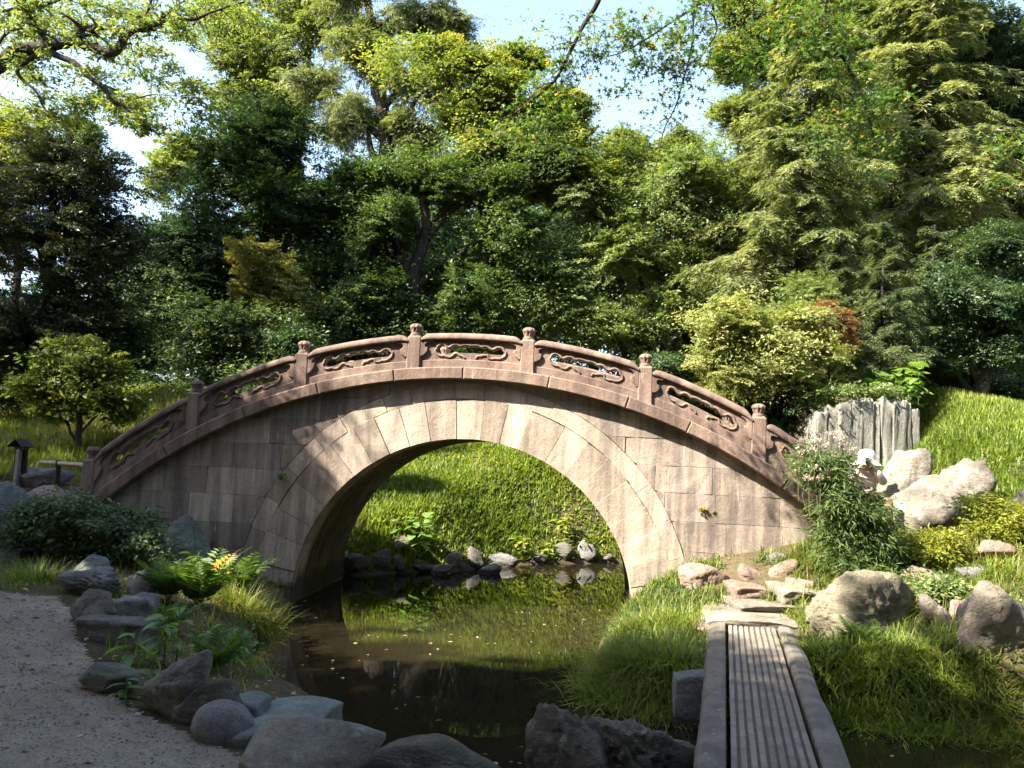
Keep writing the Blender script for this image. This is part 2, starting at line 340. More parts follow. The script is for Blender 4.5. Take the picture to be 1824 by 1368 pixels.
CP = [tuple(G(0, 1055, .62)), tuple(G(150, 1075, .56)), tuple(G(150, 1180, .50)), tuple(G(300, 1330, .46)), tuple(G(0, 1368, .5)), (0, 2.5, .46), (-6, 3, .55), (-9, 6, .75), (3, 2.4, .46), (8, 2, .5),
      tuple(G(330, 1180, .40)), tuple(G(380, 1060, .33)), tuple(G(450, 1040, .2)),
      tuple(at(20, 985, 9.8)), tuple(at(100, 930, 10.3)), tuple(at(160, 905, 10.9)), tuple(at(300, 975, 10.4)), tuple(at(400, 1035, 10.2)), (-9, 11.5, 1.35), (-13, 10, 1.4),
      tuple(at(50, 850, 13)), tuple(at(100, 805, 14.5)), tuple(at(290, 715, 17)), tuple(at(60, 760, 17)), tuple(at(200, 700, 20)), (-12, 18, 2.2), (-5, 14, 1.45),
      tuple(at(810, 775, 18.6)), tuple(at(620, 810, 17.8)), tuple(at(1080, 830, 17.6)), tuple(at(1000, 775, 18.8)), tuple(at(700, 770, 19)), (-4, 20.5, 3.0), (0, 20.5, 3.1), (4, 20, 3.0),
      tuple(at(1300, 1012, 9.9)), tuple(at(1300, 990, 10.05)), tuple(at(1470, 955, 9.85)), tuple(at(1500, 1030, 9.3)), tuple(G(1340, 1085, .47)), tuple(at(1650, 950, 11)), tuple(at(1560, 950, 11.3)), tuple(at(1760, 900, 11.2)),
      tuple(at(1520, 768, 13.7)), tuple(at(1440, 780, 13.7)), tuple(at(1600, 752, 13.7)), tuple(at(1640, 742, 14)), tuple(at(1824, 745, 14)), tuple(at(1700, 705, 15.5)), tuple(at(1580, 690, 16)), tuple(at(1824, 880, 11.0)), tuple(at(1700, 800, 12.6)),
      tuple(G(1760, 1185, .55)), tuple(G(1600, 1115, .60)), tuple(G(1824, 1120, .70)), tuple(G(1450, 1180, .40)), tuple(G(1180, 1120, .36)), tuple(at(1640, 1010, 9.6)), tuple(at(1800, 990, 9.4)),
      (10, 9, 1.2), (12, 14, 2.6), (14, 20, 3.0), (-14, 25, 3.0), (0, 27, 3.2), (14, 27, 3.3), (0, 40, 3.4), (-20, 40, 3.4), (20, 40, 3.4), (5.2, 12.3, .9), (4.2, 12.0, .85), (5.0, 11.4, .9)]
CP = np.array(CP)
def _tps():
    X = CP[:, :2]; n = len(X); d = np.linalg.norm(X[:, None] - X[None], axis=-1)
    K = np.where(d > 0, d * d * np.log(d + 1e-9), 0) + np.eye(n) * .4
    A = np.zeros((n + 3, n + 3)); A[:n, :n] = K; A[:n, n] = 1; A[:n, n + 1:] = X; A[n, :n] = 1; A[n + 1:, :n] = X.T
    return np.linalg.solve(A, np.concatenate([CP[:, 2], np.zeros(3)]))
TPS = _tps()
def land(x, y):
    x = np.clip(x, -20, 20); y = np.clip(y, 0, 40); z = TPS[-3] + TPS[-2] * x + TPS[-1] * y
    for k, (a, b, _) in enumerate(CP):
        d2 = (x - a) ** 2 + (y - b) ** 2; z = z + TPS[k] * .5 * d2 * np.log(d2 + 1e-9)
    return np.clip(z, .3, 4.2)
def height(x, y, rough=True):
    x = np.asarray(x, float); y = np.asarray(y, float); s = sdist(x, y); o = np.maximum(-s, 0)
    z = land(x, y); sl_ = np.where(y > 13.0, 1.05, 1.3)
    e = .06 + o * sl_; k = .15; hh = np.clip(.5 + .5 * (e - z) / k, 0, 1); z = e * (1 - hh) + z * hh - k * hh * (1 - hh)
    if rough: z = z + .05 * noise2(x, y, .9, 3) * np.clip(o, 0, 1)
    return np.where(s > 0, np.maximum(-.75, .06 - s * 1.1), z)
def H(x, y): return float(height(np.array([x]), np.array([y]))[0])

def ground_sheet():
    xs = np.concatenate([[-400, -150, -70, -40, -28, -22], np.arange(-18, 18.01, .14), [22, 28, 40, 70, 150, 400]])
    ys = np.concatenate([[-400, -100, -40, -20, -10, -5, -2], np.arange(0, 24.01, .14), [25, 27, 30, 34, 40, 60, 100, 200, 500]])
    X, Y = np.meshgrid(xs, ys); Z = height(X, Y); Z = np.where((Y < 0), .46, Z)
    ny, nx = X.shape; i = np.arange(ny - 1)[:, None] * nx + np.arange(nx - 1)[None]
    g = mesh('ground', np.stack([X, Y, Z], -1).reshape(-1, 3), np.stack([i, i + 1, i + nx + 1, i + nx], -1).reshape(-1, 4), M['ground'], smooth=True)
    tag(g, 'brown leaf strewn garden soil under the grass and trees', 'ground', kind='structure')
ground_sheet()
w = mesh('water', [(-60, 2, 0), (60, 2, 0), (60, 17.5, 0), (-60, 17.5, 0)], np.array([[0, 1, 2, 3]]), M['water'])
tag(w, 'murky brown pond water under the arch', 'water', kind='structure')

# path sheet, follows the ground 6 mm above it
PATH = np.array([xy(G(-400, 1040, .62)), xy(G(0, 1052, .62)), xy(G(110, 1058, .60)), xy(G(150, 1120, .52)), xy(G(170, 1180, .50)), xy(G(225, 1245, .48)), xy(G(330, 1300, .46)), xy(G(460, 1345, .46)), xy(G(560, 1400, .46)), (0, 3.1), (.9, 2.9), (3, 2.4), (3, 0.1), (-12, .1), (-14, 8)])
def path_sheet():
    st = .042; X, Y = np.meshgrid(np.arange(-12, 3, st), np.arange(.2, 10.5, st))
    wob = .12 * noise2(X, Y, 2.2, 5) + .05 * noise2(X, Y, 9, 6)
    ins = sdist(X, Y, PATH) + wob > 0
    Z = height(X, Y) + .006 + .008 * noise2(X, Y, 6, 9)
    ny, nx = X.shape; i = (np.arange(ny - 1)[:, None] * nx + np.arange(nx - 1)[None])
    ok = ins[:-1, :-1] & ins[1:, :-1] & ins[:-1, 1:] & ins[1:, 1:]
    q = np.stack([i, i + 1, i + nx + 1, i + nx], -1)[ok]
    used = np.unique(q); mp = np.zeros(nx * ny, int); mp[used] = np.arange(len(used))
    p = mesh('path', np.stack([X, Y, Z], -1).reshape(-1, 3)[used], mp[q], M['path'], smooth=True)
    tag(p, 'grey brown gravel path in the shaded lower left corner', 'path', kind='structure')
path_sheet()

# ------------------------------------------------------------------ the arched bridge
RI, RO, RH, ZC = 2.15, 2.66, 2.86, .04     # inner arch, voussoir ring, hood ring
ZD, RT, RB, RR, RP = -4.05, 7.14, 6.985, 7.575, 7.74
BD = 2.29; STEP = 1.43; PW = .19
def deck_z(u, r=RT): return ZD + np.sqrt(np.maximum(r * r - np.asarray(u, float) ** 2, .01))
BR = empty('stone_arch_bridge', BP, -TH)
tag(BR, 'weathered pinkish stone bridge with a round arch over the pond and carved railings', 'bridge')

def offset_poly(P, c):
    P = np.asarray(P, float); a = np.roll(P, 1, 0); b = np.roll(P, -1, 0)
    n1 = norm(np.stack([-(P - a)[:, 1], (P - a)[:, 0]], -1)); n2 = norm(np.stack([-(b - P)[:, 1], (b - P)[:, 0]], -1))
    m = n1 + n2; l2 = np.maximum((m * m).sum(1, keepdims=True), .5); return P + m * 2 / l2 * c
def prism(name, P, v0, v1, mat, parent, c=.008, rough=.004, seed=0):
    """block with outline P in the face plane (counter-clockwise seen from the front), front at v0, chamfered edge"""
    P = np.asarray(P, float)
    area = .5 * np.sum(P[:, 0] * np.roll(P[:, 1], -1) - np.roll(P[:, 0], -1) * P[:, 1])
    if area < 0: P = P[::-1]
    n = len(P); I = offset_poly(P, c)
    f = lambda Q, v: np.stack([Q[:, 0], np.full(n, v) if np.isscalar(v) else v, Q[:, 1]], -1)
    jit = rough * np.array([math.sin(seed * 12.9 + k * 7.1) for k in range(n)])
    V = np.concatenate([f(I, v0 + jit), f(P, v0 + c * 1.2), f(P, v1)])
    i = np.arange(n); j = (i + 1) % n
    Q = np.concatenate([np.stack([i, i + n, j + n, j], -1), np.stack([i + n, i + 2 * n, j + 2 * n, j + n], -1)])
    return mesh(name, V, [Q[:, ::-1], i[None, :], (i + 2 * n)[None, ::-1]], mat, parent)
rs = np.random.default_rng(5)
# voussoirs: the ring of wedge stones, and the barrel stones behind them
NVO = 25; gap = .0022
ang = np.linspace(-4, 184, NVO + 1); ang[1:-1] += rs.uniform(-1.2, 1.2, NVO - 1)
for k in range(NVO):
    a = np.radians(np.linspace(ang[k], ang[k + 1], 4)); da = gap / 2 / RI
    a[0] += da; a[-1] -= da; ro = RO + rs.uniform(-.015, .015) - gap
    P = [(RI * math.cos(t), ZC + RI * math.sin(t)) for t in a] + [(ro * math.cos(t), ZC + ro * math.sin(t)) for t in a[::-1]]
    prism('voussoir', P, rs.uniform(-.006, .004), .46, M['ring'], BR, .003, .004, k)
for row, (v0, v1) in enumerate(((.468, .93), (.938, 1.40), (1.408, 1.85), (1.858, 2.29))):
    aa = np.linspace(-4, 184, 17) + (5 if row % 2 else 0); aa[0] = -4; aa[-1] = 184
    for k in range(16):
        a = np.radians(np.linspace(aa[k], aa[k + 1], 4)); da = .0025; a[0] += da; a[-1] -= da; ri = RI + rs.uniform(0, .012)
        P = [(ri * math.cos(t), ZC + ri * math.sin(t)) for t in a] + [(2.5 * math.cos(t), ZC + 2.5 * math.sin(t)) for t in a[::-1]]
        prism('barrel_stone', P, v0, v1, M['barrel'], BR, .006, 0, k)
# hood ring of thin stones over the voussoirs
ah = np.linspace(8, 172, 18); ah[1:-1] += rs.uniform(-2, 2, 16)
def coping_cut(P):
    P = np.array(P); P[:, 1] = np.minimum(P[:, 1], deck_z(P[:, 0], RB) - .004); return P
for k in range(17):
    a = np.radians(np.linspace(ah[k], ah[k + 1], 4)); a[0] += .001; a[-1] -= .001; rh = RH + rs.uniform(-.003, .003)
    P = [((RO + .002) * math.cos(t), ZC + (RO + .002) * math.sin(t)) for t in a] + [(rh * math.cos(t), ZC + rh * math.sin(t)) for t in a[::-1]]
    prism('hood_stone', coping_cut(P), rs.uniform(-.004, .006), .3, M['ring'], BR, .003, .004, k)
# spandrel courses, cut to the ring below and to the coping above
zc_ = [-.35, 0, .31, .63, .95, 1.31, 1.655, 1.98, 2.31, 2.62, 2.93]
for side in (-1, 1):
    for r in range(len(zc_) - 1):
        z0, z1 = zc_[r] + (.03 if side < 0 else 0), zc_[r + 1] + (.03 if side < 0 else 0)
        u = 1.0 if r > 6 else 1.6
        u += rs.uniform(0, .25); umax = 5.5
        first = True
        while u < umax:
            L = rs.uniform(.58, .95); a, b = u, u + L; u = b
            us = np.linspace(a + gap / 2, b - gap / 2, 41)
            lo = np.maximum(z0 + gap / 2, np.where(us < RH + .02, ZC + np.sqrt(np.maximum((RH + .005) ** 2 - us ** 2, 0)), z0 + gap / 2))
            if r < 3: lo = np.where(us < RH * math.cos(R(8)) - .02, 9, lo)
            hi = np.minimum(z1 - gap / 2, deck_z(us, RB) - .004)
            ok = hi - lo > .006
            if ok.sum() < 3: continue
            us, lo, hi = us[ok], lo[ok], hi[ok]
            n_ = len(us); ii = sorted(set(list(range(0, n_, 3)) + [n_ - 1])); simp = [0, -1] if (np.ptp(lo) < 1e-6) else ii
            simt = [-1, 0] if (np.ptp(hi) < 1e-6) else ii[::-1]
            P = [(side * us[i], lo[i]) for i in simp] + [(side * us[i], hi[i]) for i in simt]
            prism('wall_stone', P, rs.uniform(.000, .008), .25, M['wall'], BR, .003, .004, r * 9 + int(u * 7))
# little crown stones between hood ring and coping are part of the rubble core; core = mortar behind the stones
def core():
    us = np.linspace(-5.6, 5.6, 113); top = deck_z(us, RB) + .02
    lo = np.where(np.abs(us) < 2.45, ZC + np.sqrt(np.maximum(2.45 ** 2 - us ** 2, 0)), -.4); top = np.maximum(top, lo + .01)
    n = len(us); V = np.concatenate([np.stack([us, np.full(n, v), z], -1) for v in (.022, BD - .022) for z in (lo, top)])
    i = np.arange(n - 1); Q = []
    Q.append(np.stack([i, i + 1, i + n + 1, i + n], -1)); Q.append(np.stack([i + 2 * n, i + 3 * n, i + 3 * n + 1, i + 2 * n + 1], -1)); Q.append(np.stack([i + n, i + n + 1, i + 3 * n + 1, i + 3 * n], -1))
    mesh('core', V, [np.concatenate(Q)], M['mortar'], BR)
    top2 = deck_z(us, RT - .03); V = np.concatenate([np.stack([us, np.full(n, v), z], -1) for v in (.12, BD - .12) for z in (top2 - .12, top2)])
    mesh('deck', V, [np.stack([i + n, i + n + 1, i + 3 * n + 1, i + 3 * n], -1)], M['deck'], BR, smooth=True)
core()
# coping: the projecting curved band that carries the railing (front and back)
OV = .135
ce = np.concatenate([np.linspace(-5.75, 5.75, 13)]); ce[1:-1] += rs.uniform(-.12, .12, 11)
for back in (0, 1):
    for k in range(12):
        us = np.linspace(ce[k] + .002, ce[k + 1] - .002, 7)
        # band normal to the curve
        ph = np.arcsin(us / RT); bot = np.stack([RB * np.sin(ph), ZD + RB * np.cos(ph)], -1); top = np.stack([RT * np.sin(ph), ZD + RT * np.cos(ph)], -1)
        P = np.concatenate([bot, top[::-1]])
        o_ = rs.uniform(-.004, .004)
        if back: prism('coping_stone', P, BD - .26, BD + OV, M['rail'], BR, .012, 0, k)
        else: prism('coping_stone', P, -OV + o_, .26, M['rail'], BR, .014, .002, k)

# posts: square shaft, neck ring and fluted bud cap
def lathe(prof, n=24, flute=None):
    a = np.linspace(0, 2 * math.pi, n, endpoint=False); V = []
    for r, z, fl in prof:
        rr = r * (1 + fl * np.where(np.arange(n) % 3 == 0, -1.0, .35)); V.append(np.stack([rr * np.cos(a), rr * np.sin(a), np.full(n, z)], -1))
    m = len(prof); i = np.arange(m - 1)[:, None] * n; j = np.arange(n)[None]; k = (j + 1) % n
    Q = np.stack([i + j, i + k, i + n + k, i + n + j], -1).reshape(-1, 4)
    V = np.concatenate(V + [np.array([[0, 0, prof[-1][1]]])]); t = np.stack([(m - 1) * n + np.arange(n), (m - 1) * n + (np.arange(n) + 1) % n, np.full(n, m * n)], -1)
    return V, [Q, t]
cap_prof = [(.062, 0, 0), (.074, .004, 0), (.074, .020, 0), (.066, .024, 0), (.066, .034, 0), (.058, .038, .0), (.064, .060, .10), (.074, .092, .13), (.080, .100, .05), (.083, .106, .05), (.083, .116, .08), (.074, .136, .10), (.052, .152, .10), (.03, .158, .06)]
capV, capQ = lathe(cap_prof)
def add_post(u, v, hgt):
    z0 = float(deck_z(u, RT)); ph = math.asin(u / RT); w = PW / 2; d = .095; c = .018; h = hgt
    zb = z0 - abs(math.tan(ph)) * w - .012
    ring = lambda wx, dy, z: [(u - wx + c, v - dy, z), (u + wx - c, v - dy, z), (u + wx, v - dy + c, z), (u + wx, v + dy - c, z), (u + wx - c, v + dy, z), (u - wx + c, v + dy, z), (u - wx, v + dy - c, z), (u - wx, v - dy + c, z)]
    V = ring(w, d, zb) + ring(w - .006, d - .006, z0 + h - .03) + ring(w - .03, d - .03, z0 + h)
    Q = [(r * 8 + i, r * 8 + (i + 1) % 8, r * 8 + 8 + (i + 1) % 8, r * 8 + 8 + i) for r in range(2) for i in range(8)]
    p = mesh('post', V, [np.array(Q), np.arange(16, 24)[None]], M['rail'], BR)
    mesh('cap', capV + np.array([u, v, z0 + h - .004]), capQ, M['rail'], p, smooth=False)
PF = .02
PU = [-4.93, -3.59, -2.19, -.735, .715, 2.19, 3.58, 5.0]
for i in range(8):
    u = PU[i]; hp = .425 + .17 * (u / 5) ** 2; add_post(u, PF, hp); add_post(u, BD - PF, hp)

# railing panels with the cloud-shaped opening
X0, X1, YB, SCL = 225.0, 1490.0, 668.0, 1020.0
_lt = [(430, 437), (436, 412), (452, 392), (490, 380), (525, 390), (548, 412), (565, 424), (590, 420), (615, 400), (650, 386), (690, 388), (715, 402), (735, 406), (755, 392), (800, 388), (845, 390), (862, 396), (880, 390), (925, 388), (965, 394), (985, 408), (1003, 408), (1020, 398), (1050, 396), (1080, 408), (1105, 428), (1135, 434), (1160, 420), (1185, 402), (1215, 396), (1245, 404), (1266, 422), (1275, 442)]
_lb = [(430, 437), (440, 462), (470, 484), (510, 493), (560, 492), (600, 484), (640, 474), (690, 476), (800, 479), (950, 478), (1100, 478), (1200, 482), (1250, 482), (1268, 465), (1275, 442)]
_rm = [(412, 440), (425, 480), (455, 508), (500, 518), (530, 512), (560, 530), (600, 535), (630, 518), (655, 492), (690, 486), (720, 512), (760, 520), (785, 545)]
_rm2 = [(925, 548), (945, 512), (980, 516), (1010, 500), (1050, 496), (1075, 500), (1085, 530), (1130, 540), (1170, 528), (1210, 532), (1260, 512), (1292, 480), (1300, 442)]
st_ = lambda L: np.array([((x - X0) / (X1 - X0), (YB - y) / SCL) for x, y in L])
LT, LB, RM1, RM2 = st_(_lt), st_(_lb), st_(_rm), st_(_rm2)
def panel(i, v, front=True):
    ua, ub = PU[i] + PW / 2 - .012, PU[i + 1] - PW / 2 + .012; L = ub - ua
    def W3(f, t, vv):
        f = np.asarray(f, float); u = ua + f * L; k = 1 / np.cos(np.arcsin(np.clip(u / RT, -1, 1))); return np.stack([u, np.broadcast_to(vv, u.shape), deck_z(u, RT) + np.asarray(t) * k], -1)
    sgn = 1 if front else -1; th = .055; vf, vb = v - sgn * th, v + sgn * th
    f = np.unique(np.concatenate([np.linspace(0, 1, 30), LT[:, 0], LB[:, 0]])); hole = (f >= LT[0, 0] - 1e-9) & (f <= LT[-1, 0] + 1e-9)
    ht = np.where(hole, np.interp(f, LT[:, 0], LT[:, 1]), .22); hb = np.where(hole, np.interp(f, LB[:, 0], LB[:, 1]), .22)
    lv = [np.full_like(f, -.01), hb, np.maximum(ht, hb + 1e-4), np.full_like(f, .345)]; n = len(f)
    V = np.concatenate([W3(f, t, vv) for vv in (vf, vb) for t in lv]); a = np.arange(n - 1)
    inh = hole[:-1] & hole[1:]
    q = []
    for base in (0, 4 * n):
        fl = (lambda z: z) if base == 0 else (lambda z: z[:, ::-1])
        for lev in (0, 2): q.append(fl(np.stack([a, a + 1, a + n + 1, a + n], -1) + base + lev * n))
        b = a[~inh]; q.append(fl(np.stack([b, b + 1, b + n + 1, b + n], -1) + base + n))
    b = a[inh]; q.append(np.stack([b + n, b + n + 1, b + 5 * n + 1, b + 5 * n], -1)); q.append(np.stack([b + 2 * n, b + 6 * n, b + 6 * n + 1, b + 2 * n + 1], -1))
    Q = np.concatenate(q); Q = Q if front else Q[:, ::-1]
    pn = mesh('railing_panel', V, [Q], M['rail'], BR)
    # plinth strip
    g = np.linspace(0, 1, 16); V = np.concatenate([W3(g, -.012, vf - sgn * .012), W3(g, .092, vf - sgn * .012), W3(g, .104, vf + sgn * .004)]); m = 16; a = np.arange(m - 1)
    Q = np.concatenate([np.stack([a, a + 1, a + m + 1, a + m], -1), np.stack([a + m, a + m + 1, a + 2 * m + 1, a + 2 * m], -1)])
    mesh('plinth', V, [Q if front else Q[:, ::-1]], M['rail'], pn)
    # rounded top rail, shoulders dropping towards the posts
    g = np.concatenate([np.linspace(0, .1, 7), np.linspace(.14, .86, 22), np.linspace(.9, 1, 7)]); drop = .055 * (np.clip(1 - g / .085, 0, 1) ** 2 + np.clip(1 - (1 - g) / .085, 0, 1) ** 2)
    sec = [(-.098, .352), (-.104, .372), (-.102, .398), (-.088, .424), (-.06, .438), (0, .443), (.06, .438), (.088, .424), (.102, .398), (.104, .372), (.098, .352)]
    V = np.concatenate([W3(g, t - drop * ((t - .33) / .11), v + s * 1.0) for s, t in sec]); m = len(g); k = len(sec)
    a = np.arange(m - 1); Q = np.concatenate([np.stack([a + r * m, a + 1 + r * m, a + 1 + ((r + 1) % k) * m, a + ((r + 1) % k) * m], -1) for r in range(k)])
    mesh('top_rail', V, [Q], M['rail'], pn, smooth=True)
    if not front: return
    # raised rim of the opening
    top = LT + np.array([0, .018]); path_ = [np.concatenate([RM1[::-1], top, RM2[::-1]])]
    for pth in path_:
        P3 = W3(pth[:, 0], pth[:, 1], vf); P3 = spline(P3, 130); tv, tq = tube(P3, .0165, 6); mesh('rim', tv, [tq], M['rail'], pn, smooth=True)
    # scroll brackets under the rail at both ends
    sc = [(-.005, .36), (.150, .352), (.128, .325), (.085, .318), (.062, .30), (.064, .268), (.092, .258), (.098, .225), (.075, .185), (.03, .150), (-.005, .14)]
    for e in (0, 1):
        P = np.array(sc); fr = P[:, 0] / L; fr = fr if e == 0 else 1 - fr
        W2 = W3(fr, P[:, 1], 0)[:, [0, 2]]
        prism('scroll', W2, vf - .032, vf + .01, M['rail'], pn, .010, 0, e)
for i in range(7): panel(i, PF); panel(i, BD - PF, False)

# ------------------------------------------------------------------ rocks
def ico(n):
    bm = bmesh.new(); bmesh.ops.create_icosphere(bm, subdivisions=n, radius=1); bm.verts.ensure_lookup_table()
    V = np.array([v.co[:] for v in bm.verts]); Fc = np.array([[v.index for v in f.verts] for f in bm.faces]); bm.free(); return V, Fc
ICO = {n: ico(n) for n in (2, 3, 4, 5)}
def hit(px, py):
    """where the line of sight through a photo pixel meets the ground or the water"""
    d = ray(px, py); t = np.linspace(2.5, 30, 700) / d[1]; P = CAM + t[:, None] * d
    below = P[:, 2] < np.maximum(height(P[:, 0], P[:, 1]), 0); k = int(np.argmax(below)) if below.any() else len(t) - 1
    return P[k]
def rock_shape(seed, sub=4, planes=11, sharp=.12, amp=.10, ridge=0.0, flat=False, ax=(1, 0, .3), freq=1.6, box=0.0):
    D, Fc = ICO[sub]; r = np.random.default_rng(seed)
    if box:
        q = np.sign(D) * np.abs(D) ** box; V = q / np.maximum(np.abs(q).max(1, keepdims=True), 1e-6) * (.75 + .25 * norm(q)[:, :1] * 0 + .12 * r.uniform()); o = r.uniform(0, 50, 3)
        V = V * (1 + .12 * V[:, [1, 2, 0]] * r.uniform(-1, 1, 3)); D2 = norm(V)
        V = V + D2 * (amp * fbm(V * freq + o, 5, seed % 97) * 1.6)[:, None]
        if ridge:
            rg = np.abs(((V @ norm(np.array(ax, float)) * 2.2 + fbm(V * 1.5 + o, 3, 3) * 1.2 + o[0]) % 1) - .5) * 2; V = V + D2 * (ridge * (rg - .5))[:, None]
        lo, hi = V.min(0), V.max(0); return (V - (lo + hi) / 2) / ((hi - lo) / 2), Fc
    N = norm(r.normal(size=(planes, 3))); h = r.uniform(.62, 1.0, planes)
    if flat: N = np.vstack([N, [[.05, -.05, 1]]]); h = np.append(h, .38)
    q = (D @ N.T) / h; p = 9 / max(sharp * 8, .5)
    rad = 1 / np.maximum((np.maximum(q, 0.0) ** p).sum(1) ** (1 / p), .55)
    V = D * rad[:, None]; o = r.uniform(0, 50, 3)
    V = V + D * (amp * fbm(V * freq + o, 5, seed % 97) * 1.6)[:, None]
    if sharp < .3: V = V - D * (.09 * (1 - np.abs(fbm(V * 2.6 + o + 9, 4, seed % 89)) * 3.2).clip(0, 1) ** 3)[:, None]
    if ridge:
        a = norm(np.array(ax, float)); s = V @ a * 5 + fbm(V * 2 + o, 3, 3) * 2.2
        rg = np.abs(((s + o[0]) % 1) - .5) * 2
        V = V + D * (ridge * (rg - .5))[:, None]
    lo, hi = V.min(0), V.max(0); V = (V - (lo + hi) / 2) / ((hi - lo) / 2)
    zz = np.minimum(V[:, 2] + .1, 0); V[:, :2] *= (1 / np.maximum(np.sqrt(1 - np.clip(zz, -.98, 0) ** 2), .35) ** .9)[:, None]
    rn = np.hypot(V[:, 0], V[:, 1]); V[:, :2] *= np.minimum(1, 1.0 / np.maximum(rn, 1e-6))[:, None] ** np.where(V[:, 2] < 0, 1, 0)[:, None]; V[:, 0] /= np.abs(V[:, 0]).max(); return V, Fc
_ri = [100]
def rock(x0, y0, x1, y1, zb, mat, label, dep=.8, sub=4, Y=None, name='rock', sink=.35, group=None, parent=None, **kw):
    """boulder whose outline spans the given photo box when it stands on the level zb"""
    _ri[0] += 1; xm = (x0 + x1) / 2; b = at(xm, y1, Y) if name == 'slab' else hit(xm, y1 - 2); Yd = b[1]
    w = (x1 - x0) / F * Yd / 2; d = max(w * dep, .05); Yc = Yd + d * .75
    w = (x1 - x0) / F * Yc / 2 * 1.04; c = at(xm, y1, Yc); top = at(xm, y0, Yc)[2]; hh = top - b[2]
    V, Fc = rock_shape(_ri[0] * 7 + 3, sub, **kw)
    hs = hh * (1 + sink) / 2; V = V * np.array([w, d, hs])
    o = mesh(name, V, [Fc], M[mat], parent, smooth=True); o.location = (c[0], Yc, top - hs)
    if parent is None: tag(o, label, 'rock', group)
    return o
def lying(x0, y0, x1, y1, mat, label, th=.10, sub=4, box=.5, amp=.10, lift=.07, **kw):
    """flat stone whose top surface fills the photo box"""
    _ri[0] += 1; xm = (x0 + x1) / 2; a = hit(xm, y1 - 2); zt = max(a[2], 0) + lift; n_ = G(xm, y1 - 3, zt); f_ = G(xm, y0, zt); Yc = (n_[1] + f_[1]) / 2; d = (f_[1] - n_[1]) / 2; w = (x1 - x0) / F * Yc / 2
    V, Fc = rock_shape(_ri[0] * 7 + 3, sub, box=box, amp=amp, **kw); V = V * np.array([w, d, th]); V[:, 2] -= .012 * (V[:, 0] / w) ** 2 + .25 * th * np.maximum((V[:, 0] / w) ** 2 + (V[:, 1] / d) ** 2 - .8, 0)
    o = mesh('rock', V, [Fc], M[mat], None, smooth=True); o.location = ((n_[0] + f_[0]) / 2, Yc, zt - th); o.rotation_euler = (0, 0, (_ri[0] * 37 % 20 - 10) * .01); return tag(o, label, 'rock')
cr = dict(amp=.14, ridge=.06)
rock(-70, 858, 62, 965, 0, 'r_grey', 'big brown boulder at the left edge above the shrub', Y=10.0, sub=5, **cr)
rock(40, 866, 150, 925, 0, 'r_pink', 'low reddish boulder at the foot of the leftmost railing post', Y=10.45, **cr)
rock(35, 832, 118, 872, 0, 'r_grey', 'rounded rock behind the roofed wooden sign', Y=12.4)
rock(-30, 952, 40, 1003, 0, 'r_grey', 'grey rock at the left edge under the big brown boulder', Y=9.5)
rock(280, 916, 372, 1004, .5, 'r_green', 'pale blue green angular boulder leaning on the shaded bridge wall', Y=9.75, sub=5, amp=.12, planes=7)
rock(118, 986, 202, 1030, .62, 'r_green', 'pale grey flat rock below the dark green shrub', dep=.7, **cr)
rock(98, 1008, 208, 1066, .58, 'r_grey', 'grey rock with fissured layers beside the gravel path', dep=.7, sub=5, amp=.12, ridge=.10, ax=(.3, .2, 1))
rock(118, 1052, 216, 1126, .53, 'r_dark', 'dark pitted rock above the square block at the path edge', sub=5, amp=.2)
rock(218, 1012, 274, 1070, .5, 'r_purple', 'purple grey rock half hidden by ferns', amp=.16)
rock(205, 1055, 280, 1110, .48, 'r_grey', 'grey block between the pitted rock and the ferns', box=.6, amp=.22)
rock(142, 1098, 268, 1156, .5, 'r_dark', 'dark square block with a chipped top at the path edge', dep=.6, box=.55, amp=.20, ridge=.05)
lying(148, 1176, 218, 1202, 'r_grey', 'small tan slab lying at the path edge', lift=0.05)
rock(138, 1188, 240, 1244, .48, 'r_dark', 'flat pointed slab jutting into the gravel path', dep=.8, planes=7, sharp=.05, flat=True, amp=.08)
rock(242, 1156, 360, 1286, .45, 'r_brown', 'tall dark mossy rock leaning over the path edge', dep=.6, sub=5, amp=.14, ridge=.05, planes=8)
rock(308, 1206, 424, 1300, .44, 'r_brown', 'dark humped rock behind the round purple boulder', dep=.6, sub=5, amp=.15, ridge=.05)
rock(343, 1248, 448, 1332, .45, 'r_purple', 'smooth round purple grey boulder at the path edge', dep=.9, planes=26, sharp=.5, amp=.05)
lying(408, 1226, 474, 1256, 'r_green', 'small dark blue slab at the water edge', lift=0.12, box=0.6)
lying(462, 1230, 596, 1285, 'r_green', 'blue green slab sloping into the pond', sub=5, lift=0.1, th=0.14, box=0.6)
lying(425, 1262, 566, 1306, 'r_green', 'blue green slab behind the pale flat rock', lift=0.14, th=0.14, box=0.6)
rock(434, 1286, 668, 1410, .36, 'r_pale', 'large pale smooth flat rock at the bottom left of the pond', dep=.75, sub=5, planes=16, sharp=.3, amp=.06)
rock(632, 1300, 900, 1460, .25, 'r_brown', 'broad brown mossy rock at the bottom centre', dep=.7, sub=5, planes=12, sharp=.2, amp=.09)
rock(935, 1254, 1090, 1450, .2, 'r_brown', 'craggy fissured dark rock rising in the foreground water', dep=.7, sub=5, amp=.22, ridge=.12, ax=(1, .3, .5), planes=9)
rock(1060, 1282, 1240, 1440, .1, 'r_brown', 'rugged dark rock beside the near end of the plank footbridge', dep=.7, sub=5, amp=.20, ridge=.10, ax=(1, .2, .6), planes=9)
rock(1196, 1192, 1272, 1300, 0, 'r_grey', 'dark stone block in the water against the plank footbridge', dep=.8, box=.4, amp=.10)
